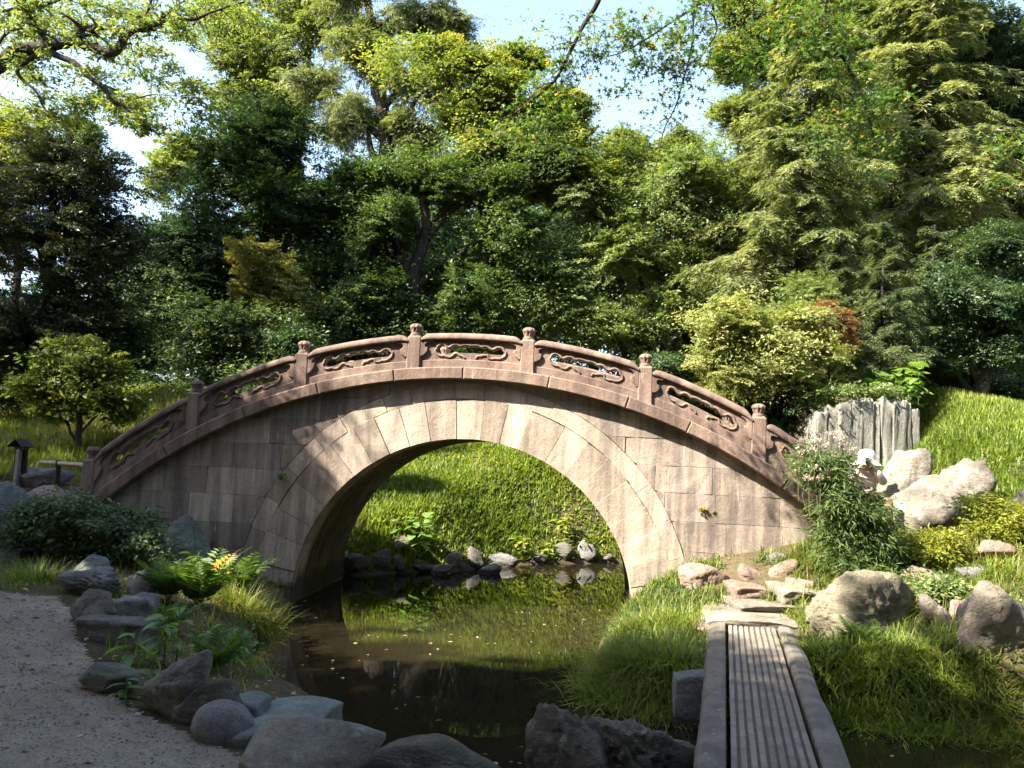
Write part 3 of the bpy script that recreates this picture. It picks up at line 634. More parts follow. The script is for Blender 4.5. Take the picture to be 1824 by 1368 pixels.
# far shore
fs = [(612, 985, 655, 1024, 'dark rock nearest the left pier on the far shore'), (650, 975, 695, 1015, 'second dark rock from the left pier on the far shore'), (692, 955, 732, 995, 'dark rock beside the big leaved plant on the far shore'),
      (690, 988, 726, 1022, 'small dark rock at the far waterline left of the big leaved plant'), (724, 990, 788, 1022, 'low dark rock under the big leaved plant'), (768, 1004, 806, 1028, 'pale rounded stone standing in the far water'),
      (784, 980, 830, 1014, 'dark rock behind the pale rounded stone'), (822, 972, 862, 1012, 'rounded dark rock in the middle of the far shore'), (853, 1002, 892, 1026, 'grey triangular stone standing in the far water'),
      (866, 985, 925, 1012, 'long dark rock right of the grey triangular stone'), (930, 980, 975, 1008, 'dark rock under the yellow leaved plants'), (985, 965, 1022, 1004, 'mossy rock in the grass of the far shore'),
      (1028, 962, 1062, 1002, 'grey rock near the right pier on the far shore'), (1066, 985, 1100, 1006, 'small rock nearest the right pier on the far shore')]
for k, (a, b, c, d, l) in enumerate(fs): rock(a, b, c, d, 0.0, 'r_pale' if 'pale' in l else ('r_grey' if 'grey' in l else 'r_dark'), l, dep=.9, sub=3, sink=.5, group='rocks along the far shore', **cr)
# right bank
lying(1232, 1084, 1296, 1120, 'r_pink', 'pinkish rock under the left corner of the end slab')
lying(1246, 1072, 1410, 1106, 'r_pale', 'wide pinkish slab at the far end of the plank footbridge', lift=.10, th=.14, sub=5, box=0.42)
lying(1280, 1042, 1418, 1080, 'r_pale', 'cream flat stepping slab behind the pinkish end slab', sub=5, box=0.42)
lying(1285, 1022, 1352, 1048, 'r_pink', 'small flat stepping stone left of the upper pair')
lying(1364, 1024, 1436, 1052, 'r_pale', 'flat stepping stone beside the olive boulder')
rock(1400, 1030, 1452, 1062, .58, 'r_pink', 'wedge stone against the olive boulder', dep=.6, planes=7)
rock(1206, 1002, 1294, 1050, .55, 'r_pink', 'red brown boulder in the grass below the bridge wall', dep=.7, sub=5, planes=12, amp=.08)
rock(1314, 1006, 1362, 1036, .68, 'r_pink', 'pink rounded stone in the middle of the upper row', dep=.7, planes=14, sharp=.3)
rock(1370, 995, 1424, 1030, .70, 'r_pink', 'pink domed stone right in the upper row', dep=.7, planes=14, sharp=.3)
rock(1366, 984, 1402, 1003, .78, 'r_grey', 'small grey stone behind the pink domed stone', dep=.7)
rock(1440, 1014, 1644, 1140, .50, 'r_olive', 'big cracked olive tan boulder below the flowering bush', dep=.55, sub=5, amp=.12, ridge=.10, ax=(1, .2, .15), planes=9, sharp=.08)
rock(1634, 1058, 1698, 1120, .62, 'r_pale', 'whitish knobbly stone right of the olive boulder', dep=.7, amp=.2)
rock(1690, 1068, 1732, 1112, .65, 'r_pink', 'brown stone between the whitish stone and the right hand boulder', dep=.7)
rock(1698, 1030, 1890, 1196, .58, 'r_pale', 'huge pale grey boulder at the right edge', dep=.6, sub=5, amp=.13, planes=9, ridge=.04)
rock(1550, 796, 1650, 945, 1.25, 'r_pale', 'tall whitish rock behind the photographer', Y=11.5, dep=.7, sub=5, amp=.13, planes=8)
rock(1592, 812, 1768, 955, 1.3, 'r_pale', 'broad pale boulder set in the grass mound', Y=11.1, dep=.55, sub=5, amp=.15, planes=9, ridge=.04)
rock(1730, 962, 1806, 1004, 1.0, 'r_pink', 'tilted pinkish slab in the yellow grass', Y=9.5, dep=.6, planes=7, ridge=.05)
rock(1596, 1008, 1664, 1046, .9, 'r_pink', 'small brown stones below the yellow bush', Y=9.2, dep=.6)
rock(1780, 862, 1880, 945, 1.3, 'r_pale', 'pale boulder cut by the right edge above the yellow grass', Y=10.4, dep=.6, sub=5, amp=.13)
rock(1700, 1008, 1760, 1035, .9, 'r_grey', 'low grey stone above the huge right hand boulder', Y=8.9, dep=.6)
# standing slabs on the mound
sw = empty('rock_outcrop', at(1530, 780, 14.3)); tag(sw, 'grey wall of upright fissured stone slabs on top of the mound', 'rock')
for k, (a, b, c, d) in enumerate([(1438, 728, 1464, 850), (1458, 718, 1486, 850), (1480, 712, 1506, 850), (1502, 710, 1524, 850), (1519, 704, 1543, 850), (1539, 709, 1558, 850), (1555, 707, 1580, 845), (1576, 712, 1602, 845), (1598, 711, 1614, 835), (1610, 722, 1628, 830)]):
    o = rock(a, b, c, d, 0, 'r_slab', None, Y=13.9, name='slab', parent=sw, dep=2.6, box=.34, amp=.12, ridge=.07, ax=(1, .3, 0.05))
    o.location = Vector(o.location) - Vector(sw.location)

# ------------------------------------------------------------------ plank footbridge
def footbridge():
    A = (G(1270, 1104, .47) + G(1404, 1104, .47)) / 2; Bp = (G(1248, 1368, .47) + G(1512, 1368, .47)) / 2
    d = norm((A - Bp)[None])[0]; L = float(np.linalg.norm(A - Bp)); Bp = Bp - d * 1.3; L += 1.3; ang_ = math.atan2(-d[0], d[1])
    e = empty('plank_footbridge', (Bp[0], Bp[1], 0), ang_); tag(e, 'grey footbridge of ribbed planks between two rounded beams', 'footbridge')
    wid = float(np.linalg.norm(G(1270, 1104, .47) - G(1404, 1104, .47))) * .98; hw = wid / 2; bw = wid * .205
    # two rounded log-like beams: section polygon swept along
    rr = np.random.default_rng(3); m = 36; ys = np.linspace(0, L, m)
    for sgn in (-1, 1):
        sec = np.array([(hw - bw + .004, -.16), (hw - bw + .004, .010), (hw - bw + .012, .024), (hw - bw * .75, .030), (hw - bw * .35, .026), (hw - bw * .10, .004), (hw, -.04), (hw + .004, -.12), (hw - .03, -.20), (hw - bw, -.20)])
        V = []
        for y in ys:
            jx = .012 * vnoise(np.array([[y * 1.3, sgn * 5., 0]]))[0] + .006 * vnoise(np.array([[y * 5, sgn * 9., 2]]))[0]; jz = .010 * vnoise(np.array([[y * 1.7, sgn * 3., 7]]))[0]
            for k, (x, z) in enumerate(sec): V.append((sgn * (x + (jx if k > 2 else 0)), y, .47 + z - .02 + (jz if 2 < k < 6 else 0)))
        k = len(sec); i = np.arange(m - 1)[:, None] * k; j = np.arange(k)[None]; j2 = (j + 1) % k
        Q = np.stack([i + j, i + j2, i + k + j2, i + k + j], -1).reshape(-1, 4); Q = Q[:, ::-1] if sgn < 0 else Q
        mesh('beam', V, [Q, np.arange(k)[None], (np.arange(k) + (m - 1) * k)[None, ::-1]], M['concrete'], e, smooth=False)
    x0, x1 = -(hw - bw) + .012, (hw - bw) - .012; n = 9; p = (x1 - x0) / n
    mesh('bed', [(x0 + .012, .01, .443), (x1 - .012, .01, .443), (x1 - .012, L, .443), (x0 + .012, L, .443)], np.array([[0, 1, 2, 3]]), M['groove'], e)
    for k in range(n):
        a, b = x0 + k * p + p * .17, x0 + (k + 1) * p - p * .17; c = .004; ys2 = np.linspace(.01, L - .01 - rr.uniform(0, .02), 14); V = []
        for y in ys2:
            zz = .452 + .0025 * vnoise(np.array([[y * 2, k * 3., 1]]))[0]; jx = .0025 * vnoise(np.array([[y * 3, k * 7., 4]]))[0]
            V += [(a + jx, y, .436), (a + jx, y, zz - c), (a + c + jx, y, zz), (b - c + jx, y, zz), (b + jx, y, zz - c), (b + jx, y, .436)]
        i = np.arange(13)[:, None] * 6; j = np.arange(5)[None]; Q = np.stack([i + j, i + j + 1, i + 6 + j + 1, i + 6 + j], -1).reshape(-1, 4)
        mesh('plank', V, [Q[:, ::-1], np.arange(6)[None], (np.arange(6) + 78)[None, ::-1]], M['plank'], e)
footbridge()

# ------------------------------------------------------------------ plants: geometry makers
def leaf_quads(P, D, N, L, Wd, tri=False):
    """one folded diamond leaf per row (a plain pointed one where they are far away)"""
    D = norm(D); Sd = norm(np.cross(D, N)); N2 = np.cross(Sd, D); L = np.asarray(L).reshape(-1, 1); Wd = np.asarray(Wd).reshape(-1, 1)
    if tri: return np.stack([P + Sd * Wd * .5, P + D * L, P + D * L * .25 - Sd * Wd * .5], 1).reshape(-1, 3), np.arange(3 * len(P)).reshape(-1, 3)
    n = len(P); a = P; b = P + D * L * .45 + Sd * Wd * .5 + N2 * Wd * .12; c = P + D * L - N2 * L * .06; d = P + D * L * .45 - Sd * Wd * .5 + N2 * Wd * .12
    V = np.stack([a, b, c, d], 1).reshape(-1, 3); return V, np.arange(4 * n).reshape(n, 4)
def star_leaves(P, D, N, L):
    """five-lobed maple leaves"""
    D = norm(D); Sd = norm(np.cross(D, N)); N2 = np.cross(Sd, D); n = len(P); L = np.asarray(L).reshape(-1, 1)
    angs = np.radians([-125, -92, -62, -30, 0 - 0, 30, 62, 92, 125]); rad = [.55, .26, .85, .32, 1.0, .32, .85, .26, .55]
    pts = [P] + [P + (D * math.cos(a) + Sd * math.sin(a)) * L * r - N2 * L * .10 * r for a, r in zip(angs, rad)]
    V = np.stack(pts, 1).reshape(-1, 3); b = np.arange(n)[:, None] * 10
    T = np.concatenate([b + np.array([[0, k, k + 1]]) for k in range(1, 9)]); return V, T
def blades(P, az, L, Wd, lean, bend):
    """curved tapering grass blades, 2 quads + tip"""
    n = len(P); h = np.stack([np.cos(az), np.sin(az), 0 * az], -1); sd = np.stack([-np.sin(az), np.cos(az), 0 * az], -1); V = []
    for t in (0, .4, .75, 1.0):
        th = lean + bend * t; x = L * t
        c = P + h * (np.sin(th) * x)[:, None] + np.array([0, 0, 1.]) * (np.cos(th) * x)[:, None]; w = (Wd * (1 - t ** 1.5 * .999) * .5)[:, None]
        V += [c - sd * w, c + sd * w] if t < 1 else [c]
    V = np.stack(V, 1).reshape(-1, 3); b = np.arange(n)[:, None] * 7
    Q = np.concatenate([b + np.array([[0, 1, 3, 2]]), b + np.array([[2, 3, 5, 4]])]); T = b + np.array([[4, 5, 6]]); return V, Q, T
def blade_obj(name, P, az, L, Wd, lean, bend, mat, tint, parent=None):
    V, Q, T = blades(P, az, L, Wd, lean, bend); return mesh(name, V, [Q, T], mat, parent, np.concatenate([tint, tint, tint]))

def crown(rng, lumps, nclump, nleaf, cr_, L, Wd, shell=.45, flat=.5, droop=.15, upn=.8, star=False, tb=0.0, ts=1.0, tri=False, bumpy=.55, sat=4):
    """foliage: leaf clumps spread through a set of ellipsoids (cx,cy,cz,rx,ry,rz) -> V, polys, tint, clump centres"""
    lumps = np.asarray(lumps, float)
    if sat and len(lumps) < 60:
        ex_ = []
        for l in lumps:
            for k_ in range(sat):
                dd = norm(rng.normal(size=(1, 3)))[0]; f_ = rng.uniform(.28, .6); ex_.append(np.concatenate([l[:3] + dd * l[3:] * rng.uniform(.75, 1.15), l[3:] * f_ * np.array([1, 1, rng.uniform(.7, 1.2)])]))
        lumps = np.concatenate([lumps * np.array([1, 1, 1, .86, .86, .86]), np.array(ex_)])
    wgt = (lumps[:, 3] * lumps[:, 5] + lumps[:, 3] * lumps[:, 4] + lumps[:, 4] * lumps[:, 5]); wgt = wgt / wgt.sum()
    li = rng.choice(len(lumps), nclump, p=wgt); d = norm(rng.normal(size=(nclump, 3)) * np.array([1, 1, .9])); d[:, 2] = np.where((d[:, 2] < -.35) & (rng.random(nclump) < .6), -d[:, 2] * .6, d[:, 2]); d = norm(d)
    rr = shell + (1 - shell) * np.sqrt(rng.random(nclump)); rr *= 1 + bumpy * vnoise(d * 2.1 + li[:, None] * 7.3, 5)
    C = lumps[li, :3] + d * lumps[li, 3:] * rr[:, None]
    k = rng.integers(int(nleaf * .5), int(nleaf * 1.5) + 1, nclump); ci = np.repeat(np.arange(nclump), k); n = len(ci)
    cs = cr_ * np.clip(np.exp(rng.normal(size=nclump) * .42), .4, 2.2)
    out = norm(d * np.array([1, 1, .5]))
    off = np.clip(rng.normal(size=(n, 3)), -1.7, 1.7) * np.array([1, 1, flat]) * (.42 if tri else .55); off = off * cs[ci, None]
    off[:, 2] -= droop * (np.linalg.norm(off[:, :2], axis=1) ** 1.3) / np.maximum(cs[ci], .05) ** .3
    P = C[ci] + off
    D = norm(rng.normal(size=(n, 3)) * np.array([1, 1, .45]) + norm(off + 1e-6) * .7 + out[ci] * .4 + np.array([0, 0, -droop * 1.6]))
    N = norm(rng.normal(size=(n, 3)) * .55 + np.array([0, 0, upn]) + out[ci] * .45)
    sz = np.clip(np.exp(rng.normal(size=n) * .32), .45, 1.8) * .95
    t = np.clip(tb + ts * (.55 * rng.random(nclump)[ci] + .45 * rng.random(n)), 0, 1)
    if star: V, T = star_leaves(P, D, N, L * sz * .62); return V, [T], np.tile(t, 8), C
    V, Q = leaf_quads(P, D, N, L * sz, Wd * sz, tri); return V, [Q], t, C
CLM = {}
LSZ = {'l_dark': (.090, .042), 'l_brown': (.075, .036), 'l_mid': (.085, .040), 'l_light': (.075, .036), 'l_camph': (.085, .046), 'l_maple': (.085, .060), 'l_maple_n': (.075, .055), 'l_gold': (.068, .040), 'l_ochre': (.075, .042), 'l_shrub': (.070, .036), 'l_yellow': (.085, .045), 'l_fir': (.11, .026), 'l_red': (.06, .04)}
def cluster_mesh(leaf, big):
    """ball of leafy sprays; shared by many trees"""
    if (leaf, big) in CLM: return CLM[leaf, big]
    rng = np.random.default_rng(sum(map(ord, leaf)) + big); r, ns, nl = ((1.25, 96, 130) if big else (.68, 40, 120)); L, Wd = LSZ[leaf]; dr = .55 if leaf == 'l_fir' else .22
    d = norm(rng.normal(size=(ns, 3)) + [0, 0, .25]); rad = r * (.15 + .85 * np.sqrt(rng.random(ns))) * (1 + .65 * vnoise(d * 1.9 + 3.3 * big + len(leaf), 8)); C = d * rad[:, None] * [1, 1, .85]
    axs = norm(d * [1, 1, .35] + rng.normal(size=(ns, 3)) * .45 + [0, 0, .05]); sd = norm(np.cross(axs, [0, 0, 1.]) + rng.normal(size=(ns, 3)) * .15); ln = rng.uniform(.28, .55, ns); tn = rng.random(ns)
    k = np.repeat(np.arange(ns), nl); n = len(k); t = rng.random(n); sg = rng.choice([-1, 1], n); lat = sg * rng.random(n) ** .8 * (1.05 - .6 * t) * .55
    P = C[k] + axs[k] * ((t - .35) * ln[k] * 1.3)[:, None] + sd[k] * (lat * ln[k])[:, None] + rng.normal(size=(n, 3)) * .022; P[:, 2] -= dr * ln[k] * (t ** 2 + lat ** 2)
    D = norm(axs[k] * .55 + sd[k] * sg[:, None] * .75 + rng.normal(size=(n, 3)) * .38 + [0, 0, -dr]); N = norm(rng.normal(size=(n, 3)) * .42 + [0, 0, 1.] + d[k] * .35); s_ = np.clip(np.exp(rng.normal(size=n) * .28), .5, 1.7)
    V, T = leaf_quads(P, D, N, L * s_, Wd * s_, True); ob = mesh('leaf_cluster', V, [T], M[leaf], None, np.clip(.6 * tn[k] + .4 * rng.random(n), 0, 1)); me = ob.data; bpy.data.objects.remove(ob); CLM[leaf, big] = me; return me
def add_clusters(rng, lm, leaf, parent, base, fill=2.5, cap=85):
    n = 0
    for l in lm:
        R1, R3 = l[3], l[5]; rc = np.clip(.72 * min(R1, R3), .28, 1.7); m = int(np.clip(round(fill * R1 * R3 / rc ** 2), 3, 14))
        for q in range(m):
            d = norm(rng.normal(size=(1, 3)) * [1, .8, 1])[0] * (rng.uniform(.35, .95) if q else .1); r_ = rc * rng.uniform(.7, 1.15); big = r_ > .85
            o = bpy.data.objects.new('leaf_cluster', cluster_mesh(leaf, big)); COL.objects.link(o); o.parent = parent; o.location = tuple(l[:3] + d * l[3:] - base); f_ = r_ / (1.25 if big else .68)
            o.rotation_euler = (rng.normal() * .25, rng.normal() * .25, rng.uniform(0, 6.28)); o.scale = (f_ * rng.uniform(.9, 1.2), f_ * rng.uniform(.9, 1.2), f_ * rng.uniform(.7, 1.0)); n += 1
            if n >= cap: return
def limb_tubes(acc, a, b, r0, r1, rng, sag=.12, n=9, wob=.06, sides=6):
    a = np.asarray(a, float); b = np.asarray(b, float); L = np.linalg.norm(b - a); t = np.linspace(0, 1, n)[:, None]
    P = a + (b - a) * t; P[:, 2] += (np.sin(t[:, 0] * math.pi) * sag * L); w_ = fbm(np.concatenate([t * 3 + rng.uniform(0, 99), np.zeros((n, 1)), np.zeros((n, 1))], 1), 3)
    w2 = fbm(np.concatenate([t * 3 + rng.uniform(0, 99), np.ones((n, 1)), np.zeros((n, 1))], 1), 3); en = np.sin(t[:, 0] * math.pi)
    P[:, 0] += w_ * wob * L * en * 2; P[:, 2] += w2 * wob * L * en * 2
    V, Q = tube(P, r0 + (r1 - r0) * t[:, 0] ** .8, sides); acc.add(V, Q); return P
def px_lumps(lst, Y, depth=.9, rng=None):
    out = []
    for q in lst:
        x, y, rx, ry = q[:4]; yy = Y + (q[4] if len(q) > 4 else 0); c = at(x, y, yy); r1 = rx / F * yy; r2 = ry / F * yy; out.append((*c, r1, max(r1, r2) * depth, r2))
    return np.array(out)
def tree(name, label, cat, bx, Y, lumps, leaf, nclump, nleaf, cr_, L, Wd, seed, rad=.16, bark='bark', group=None, lean=0, twigs=40, base=None, world=None, split=.35, fill=2.5, **kw):
    rng = np.random.default_rng(seed); lm = px_lumps(lumps, Y) if world is None else np.array(world, float)
    if base is None:
        x = at(bx, 700, Y)[0]; base = (x, Y, H(x, Y))
    base = np.array(base, float); e = empty(name, base); tag(e, label, cat, group)
    kw['star'] = False; kw.setdefault('tri', True); k_ = LSZ[leaf]; L, Wd, nleaf, nclump = k_[0] * .88, k_[1] * .88, int(nleaf * .55), int(nclump * .8)
    V, pol, t, C = crown(rng, lm, nclump, nleaf, cr_, L, Wd, **kw)
    acc = Acc(); top = lm[np.argmax(lm[:, 2])]; tp = top[:3] + np.array([0, 0, top[5] * .3]); n = 14; tt = np.linspace(0, 1, n)[:, None]
    mid = (base * .55 + tp * .45); mid[0] = base[0] * .75 + tp[0] * .25 + lean; mid[1] = base[1]
    P = (1 - tt) ** 2 * (base - [0, 0, .3]) + 2 * (1 - tt) * tt * mid + tt ** 2 * tp
    P[:, 0] += .25 * rad * fbm(np.concatenate([tt * 4, tt * 0 + seed, tt * 0], 1), 3) * 8 * np.sin(tt[:, 0] * math.pi)
    rr = rad * (1 - tt[:, 0]) ** .7 + rad * .06; rr[0] *= 1.45; rr[1] *= 1.1
    tv, tq = tube(P, rr, 9); acc.add(tv, tq)
    for l in lm:
        zt = np.clip((l[2] - base[2]) / max(tp[2] - base[2], .1) - split * .5, .12, .9); k = int(zt * (n - 1)); end = l[:3]
        limb_tubes(acc, P[k], end, max(rr[k] * .6, .015), .012 * rad / .16 + .006, rng, .08)
    for k in rng.choice(len(C), min(twigs, len(C)), replace=False):
        l = lm[np.argmin(np.linalg.norm(lm[:, :3] - C[k], axis=1))]; limb_tubes(acc, l[:3], C[k], .014 * rad / .16 + .005, .004, rng, .06, 6, .08, 4)
    acc.V = [v - base for v in acc.V]
    acc.build('trunk', M[bark], e, True); cw = mesh('crown', V - base, pol, M[leaf], e, t)
    if fill: add_clusters(rng, lm, leaf, cw, base, fill)
    return e

def conifer(name, label, bx, Y, ztop_px, zlow_px, halfw, leaf, seed, nb=70, L=.10, Wd=.016, droop=.35, rad=.22, tw=26, nl=10, base=None):
    """layered boughs hung with needle sprays"""
    rng = np.random.default_rng(seed); x = at(bx, 700, Y)[0]; z0 = H(x, Y); base = np.array([x, Y, z0]); zt = at(bx, ztop_px, Y)[2]; zl = at(bx, zlow_px, Y)[2]; hw = halfw / F * Y
    e = empty(name, base); tag(e, label, 'tree'); acc = Acc(); P = np.stack([np.linspace(0, .15, 10), np.zeros(10), np.linspace(-.3, zt - z0, 10)], -1)
    tv, tq = tube(P, np.linspace(rad, .03, 10), 9); acc.add(tv, tq); LP = []; LD = []; LN = []; T = []
    for k in range(nb):
        f = (k + rng.uniform(0, .9)) / nb; z = zl + (zt - zl) * f; az = rng.uniform(0, 2 * math.pi); ln = hw * (1 - f * .72) * rng.uniform(.55, 1.08); m = 10; t = np.linspace(0, 1, m)
        h = np.array([math.cos(az), math.sin(az), 0]); r0 = np.array([.15 * f, 0, z - z0])
        B = r0 + h * (ln * t)[:, None] + np.array([0, 0, 1.]) * (ln * (.16 * t - droop * t ** 2))[:, None]
        tv, tq = tube(B, np.linspace(.028, .005, m) * (ln / 2 + .3), 4); acc.add(tv, tq); sd = np.array([-h[1], h[0], 0]); ct = rng.random()
        ntw = int(tw * (.4 + ln / hw))
        for j in range(ntw):
            u = rng.uniform(.03, 1) ; b = r0 + h * ln * u + np.array([0, 0, ln * (.16 * u - droop * u * u)]); s = rng.choice([-1, 1]); tl = ln * (.36 * (1.05 - u) + .12) * rng.uniform(.6, 1.2)
            dr = norm((h * .7 + sd * s * rng.uniform(.5, 1.1) + np.array([0, 0, -rng.uniform(.1, .8)]))[None])[0]; tt_ = np.linspace(.1, 1, nl)[:, None]
            pp = b + dr * tl * tt_ + np.array([0, 0, -1.]) * (.30 * tl * tt_ ** 2)
            for q in (-1, 1):
                LP.append(pp + rng.normal(size=pp.shape) * .012); sd2 = norm(np.cross(dr, [0, 0, 1.])[None])[0]; LD.append(norm(dr * .8 + sd2 * q * .75 + np.array([0, 0, -.25]) + rng.normal(size=pp.shape) * .22)); LN.append(np.tile([0, 0, 1.], (nl, 1)) + rng.normal(size=pp.shape) * .4); T.append(np.clip(.45 * ct + .3 * rng.random() + .25 * tt_[:, 0], 0, 1))
    LP, LD, LN, T = map(np.concatenate, (LP, LD, LN, T)); s = rng.uniform(.7, 1.3, len(LP)); V, Q = leaf_quads(LP, LD, norm(LN), L * s, Wd * s, True)
    acc.build('trunk', M['bark'], e, True); mesh('crown', V, [Q], M[leaf], e, T); return e

def bush(name, label, cat, lumps, Y, leaf, nclump, nleaf, cr_, L, Wd, seed, stems=9, rad=.02, world=None, group=None, **kw):
    rng = np.random.default_rng(seed); lm = px_lumps(lumps, Y) if world is None else np.array(world, float); c = lm[:, :3].mean(0); b = np.array([c[0], c[1], H(c[0], c[1]) - .03]); e = empty(name, b); tag(e, label, cat, group)
    if Y and Y > 14: kw.setdefault('tri', True); nleaf = int(nleaf * .7); L *= .75; Wd *= .75
    V, pol, t, C = crown(rng, lm, nclump, nleaf, cr_, L, Wd, **kw); acc = Acc()
    for k in rng.choice(len(C), min(stems, len(C)), replace=False): limb_tubes(acc, b + rng.normal(size=3) * [.06, .06, 0], C[k], rad, rad * .3, rng, .1, 8, .05, 5)
    acc.V = [v - b for v in acc.V]; acc.build('stem', M['bark_l'], e, True); fo = mesh('foliage', V - b, pol, M[leaf], e, t)
    if Y and Y > 14 and name != 'creeper': add_clusters(rng, lm, leaf, fo, b, 1.7)
    return e

# ------------------------------------------------------------------ woods behind the bridge
# far row: evergreens closing the view between the nearer trees (each a copy with its own place and size)
far_specs = [(-40, 33, 560, 'far evergreen at the left edge behind the dark brown green tree'), (150, 36, 470, 'far evergreen below the left gap of white sky'), (330, 34, 480, 'far evergreen behind the ochre shrub'),
             (520, 35, 330, 'far evergreen behind the second bridge post'), (700, 34, 230, 'far evergreen behind the leaning trunk'), (880, 36, 230, 'far evergreen behind the yellow green maple'),
             (1060, 34, 270, 'far evergreen left below the blue sky gap'), (1230, 35, 320, 'far evergreen right below the blue sky gap'), (1400, 33, 300, 'far evergreen behind the golden shrub'),
             (60, 44, 520, 'farthest evergreen showing dark between the left hand trunks'), (250, 45, 500, 'farthest evergreen behind the large dark evergreen'), (430, 44, 380, 'farthest evergreen behind the grey green shrub'), (610, 45, 300, 'farthest evergreen left of the leaning trunk'), (790, 44, 250, 'farthest evergreen right of the leaning trunk'), (970, 45, 270, 'farthest evergreen behind the light green rounded tree'), (1150, 44, 380, 'farthest evergreen under the blue sky gap'), (1320, 45, 300, 'farthest evergreen left of the drooping conifers'), (1480, 44, 200, 'farthest evergreen between the two drooping conifers'), (1660, 45, 120, 'farthest evergreen behind the young firs'), (1820, 44, 100, 'farthest evergreen in the dark upper right corner'),
             (1560, 35, 120, 'far evergreen behind the drooping conifers'), (1720, 33, 60, 'far evergreen behind the camellia tree'), (1880, 34, 60, 'far evergreen at the right edge')]
def far_row():
    rng = np.random.default_rng(77); base = None
    lm = np.array([(0, 0, 9.5, 2.6, 2.6, 2.6), (1.8, 0, 6.8, 2.6, 2.6, 2.4), (-1.9, .4, 6.4, 2.6, 2.6, 2.4), (.2, -1, 4.0, 3.0, 2.6, 2.0), (-.3, 0, 1.8, 3.1, 2.6, 1.5)])
    V, pol, t, C = crown(rng, lm, 420, 190, .9, .17, .085, shell=.35, tri=True)
    cm = None
    for k, (px, Y, top, lab) in enumerate(far_specs):
        x = at(px, 600, Y)[0]; z = H(x, Y); e = empty('evergreen_tree', (x, Y, z), k * 1.3); zt = at(px, top, Y)[2]; s = (zt - z) / 12.0
        e.scale = (max(s, .85), max(s, .85), s); tag(e, lab, 'tree', 'evergreens in the far row')
        if cm is None:
            a = Acc(); tv, tq = tube(np.array([[0, 0, -.3], [.1, 0, 2], [0, .1, 5], [.1, 0, 10]]), [.3, .24, .18, .05], 9); a.add(tv, tq)
            tr = a.build('trunk', M['bark'], e, True); cm = mesh('crown', V, pol, M['l_dark'], e, t); trm = tr
        else:
            for src in (trm, cm):
                c = src.copy(); COL.objects.link(c); c.parent = e
    # woods behind the photographer close off the sky there
    for k, (x, y, s) in enumerate([(-14, -8, 1.15), (-8, -11, 1.3), (-3, -10, 1.2), (2.5, -10.5, 1.3), (8, -9.5, 1.2), (14, -6, 1.2), (16, 2, 1.0), (-2, -16, 1.5), (5, -16, 1.5), (-20, -5, 1.2)]):
        e = empty('evergreen_tree', (x, y, .4), k * 2.1); s *= 1.12; e.scale = (s * 1.15, s * 1.15, s); tag(e, 'tall evergreen in the woods outside the picture behind the photographer', 'tree', 'evergreens behind the photographer')
        for src in (trm, cm):
            c = src.copy(); COL.objects.link(c); c.parent = e
far_row()

tree('evergreen_tree', 'dark brown green tree filling the left edge behind the sign', 'tree', 90, 17, [(60, 420, 105, 120), (150, 350, 80, 90), (95, 275, 60, 60), (30, 560, 100, 90), (185, 470, 75, 90), (150, 570, 80, 70), (-40, 330, 60, 90)], 'l_brown', 260, 150, .55, .13, .065, 1, .20, shell=.3)
tree('evergreen_tree', 'thin pale leaved tree against the left gap of white sky', 'tree', 190, 21.01, [(160, 275, 32, 55), (135, 215, 32, 32)], 'l_mid', 60, 70, .6, .14, .07, 2, .10, shell=.3)
tree('broadleaf_tree', 'yellow green sunlit tree top at the far left edge', 'tree', 10, 26, [(15, 300, 55, 80), (45, 240, 30, 40), (-20, 250, 40, 60)], 'l_yellow', 90, 110, .8, .18, .09, 3, .16, shell=.3)
tree('evergreen_tree', 'large dark evergreen left of centre above the second bridge post', 'tree', 460, 20.5, [(440, 330, 120, 90), (320, 430, 110, 80), (560, 390, 90, 100), (400, 510, 120, 80), (270, 540, 90, 80), (600, 480, 80, 90), (480, 250, 80, 60), (240, 470, 50, 50), (630, 340, 60, 60)], 'l_dark', 420, 150, .65, .16, .07, 4, .24, shell=.35)
tree('broadleaf_tree', 'tall airy light leaved tree behind the dark evergreen', 'tree', 480, 27, [(470, 120, 95, 75), (560, 50, 90, 70), (400, 50, 70, 55), (335, 270, 60, 70), (300, 320, 50, 45), (520, 200, 70, 50), (420, 180, 40, 40)], 'l_camph', 190, 130, .8, .16, .08, 5, .24, shell=.3, twigs=80, fill=2.4)
tree('cypress_tree', 'big feathery cypress with a dark trunk near the top centre', 'tree', 705, 25, [(620, 90, 80, 60), (700, 40, 100, 50), (770, 150, 80, 60), (640, 200, 75, 45), (560, 150, 50, 40), (740, 240, 70, 35), (800, 60, 60, 50), (650, -40, 120, 50)], 'l_fir', 300, 130, .75, .22, .045, 6, .42, shell=.3, droop=.5, twigs=90, split=.2, fill=2.4)
tree('evergreen_tree', 'broad evergreen with a leaning trunk behind the middle railing', 'tree', 775, 19.5, [(760, 300, 90, 45), (690, 400, 80, 60), (850, 340, 90, 50), (910, 420, 90, 60), (700, 320, 60, 40), (960, 310, 70, 50), (960, 500, 70, 50), (650, 520, 70, 60), (860, 520, 90, 60)], 'l_mid', 360, 140, .60, .15, .06, 7, .30, shell=.4, lean=-.6)
tree('maple_tree', 'yellow green maple in flat layers at the upper centre', 'tree', 930, 20, [(850, 130, 90, 42), (780, 90, 55, 40), (920, 205, 110, 45), (870, 275, 85, 42), (1000, 250, 70, 50), (930, 100, 50, 40), (960, 320, 100, 40), (1010, 190, 45, 40), (830, 200, 70, 40), (1060, 340, 80, 40), (700, 110, 50, 40)], 'l_maple', 440, 130, .60, .12, .08, 8, .15, shell=.1, flat=.34, upn=1.0)
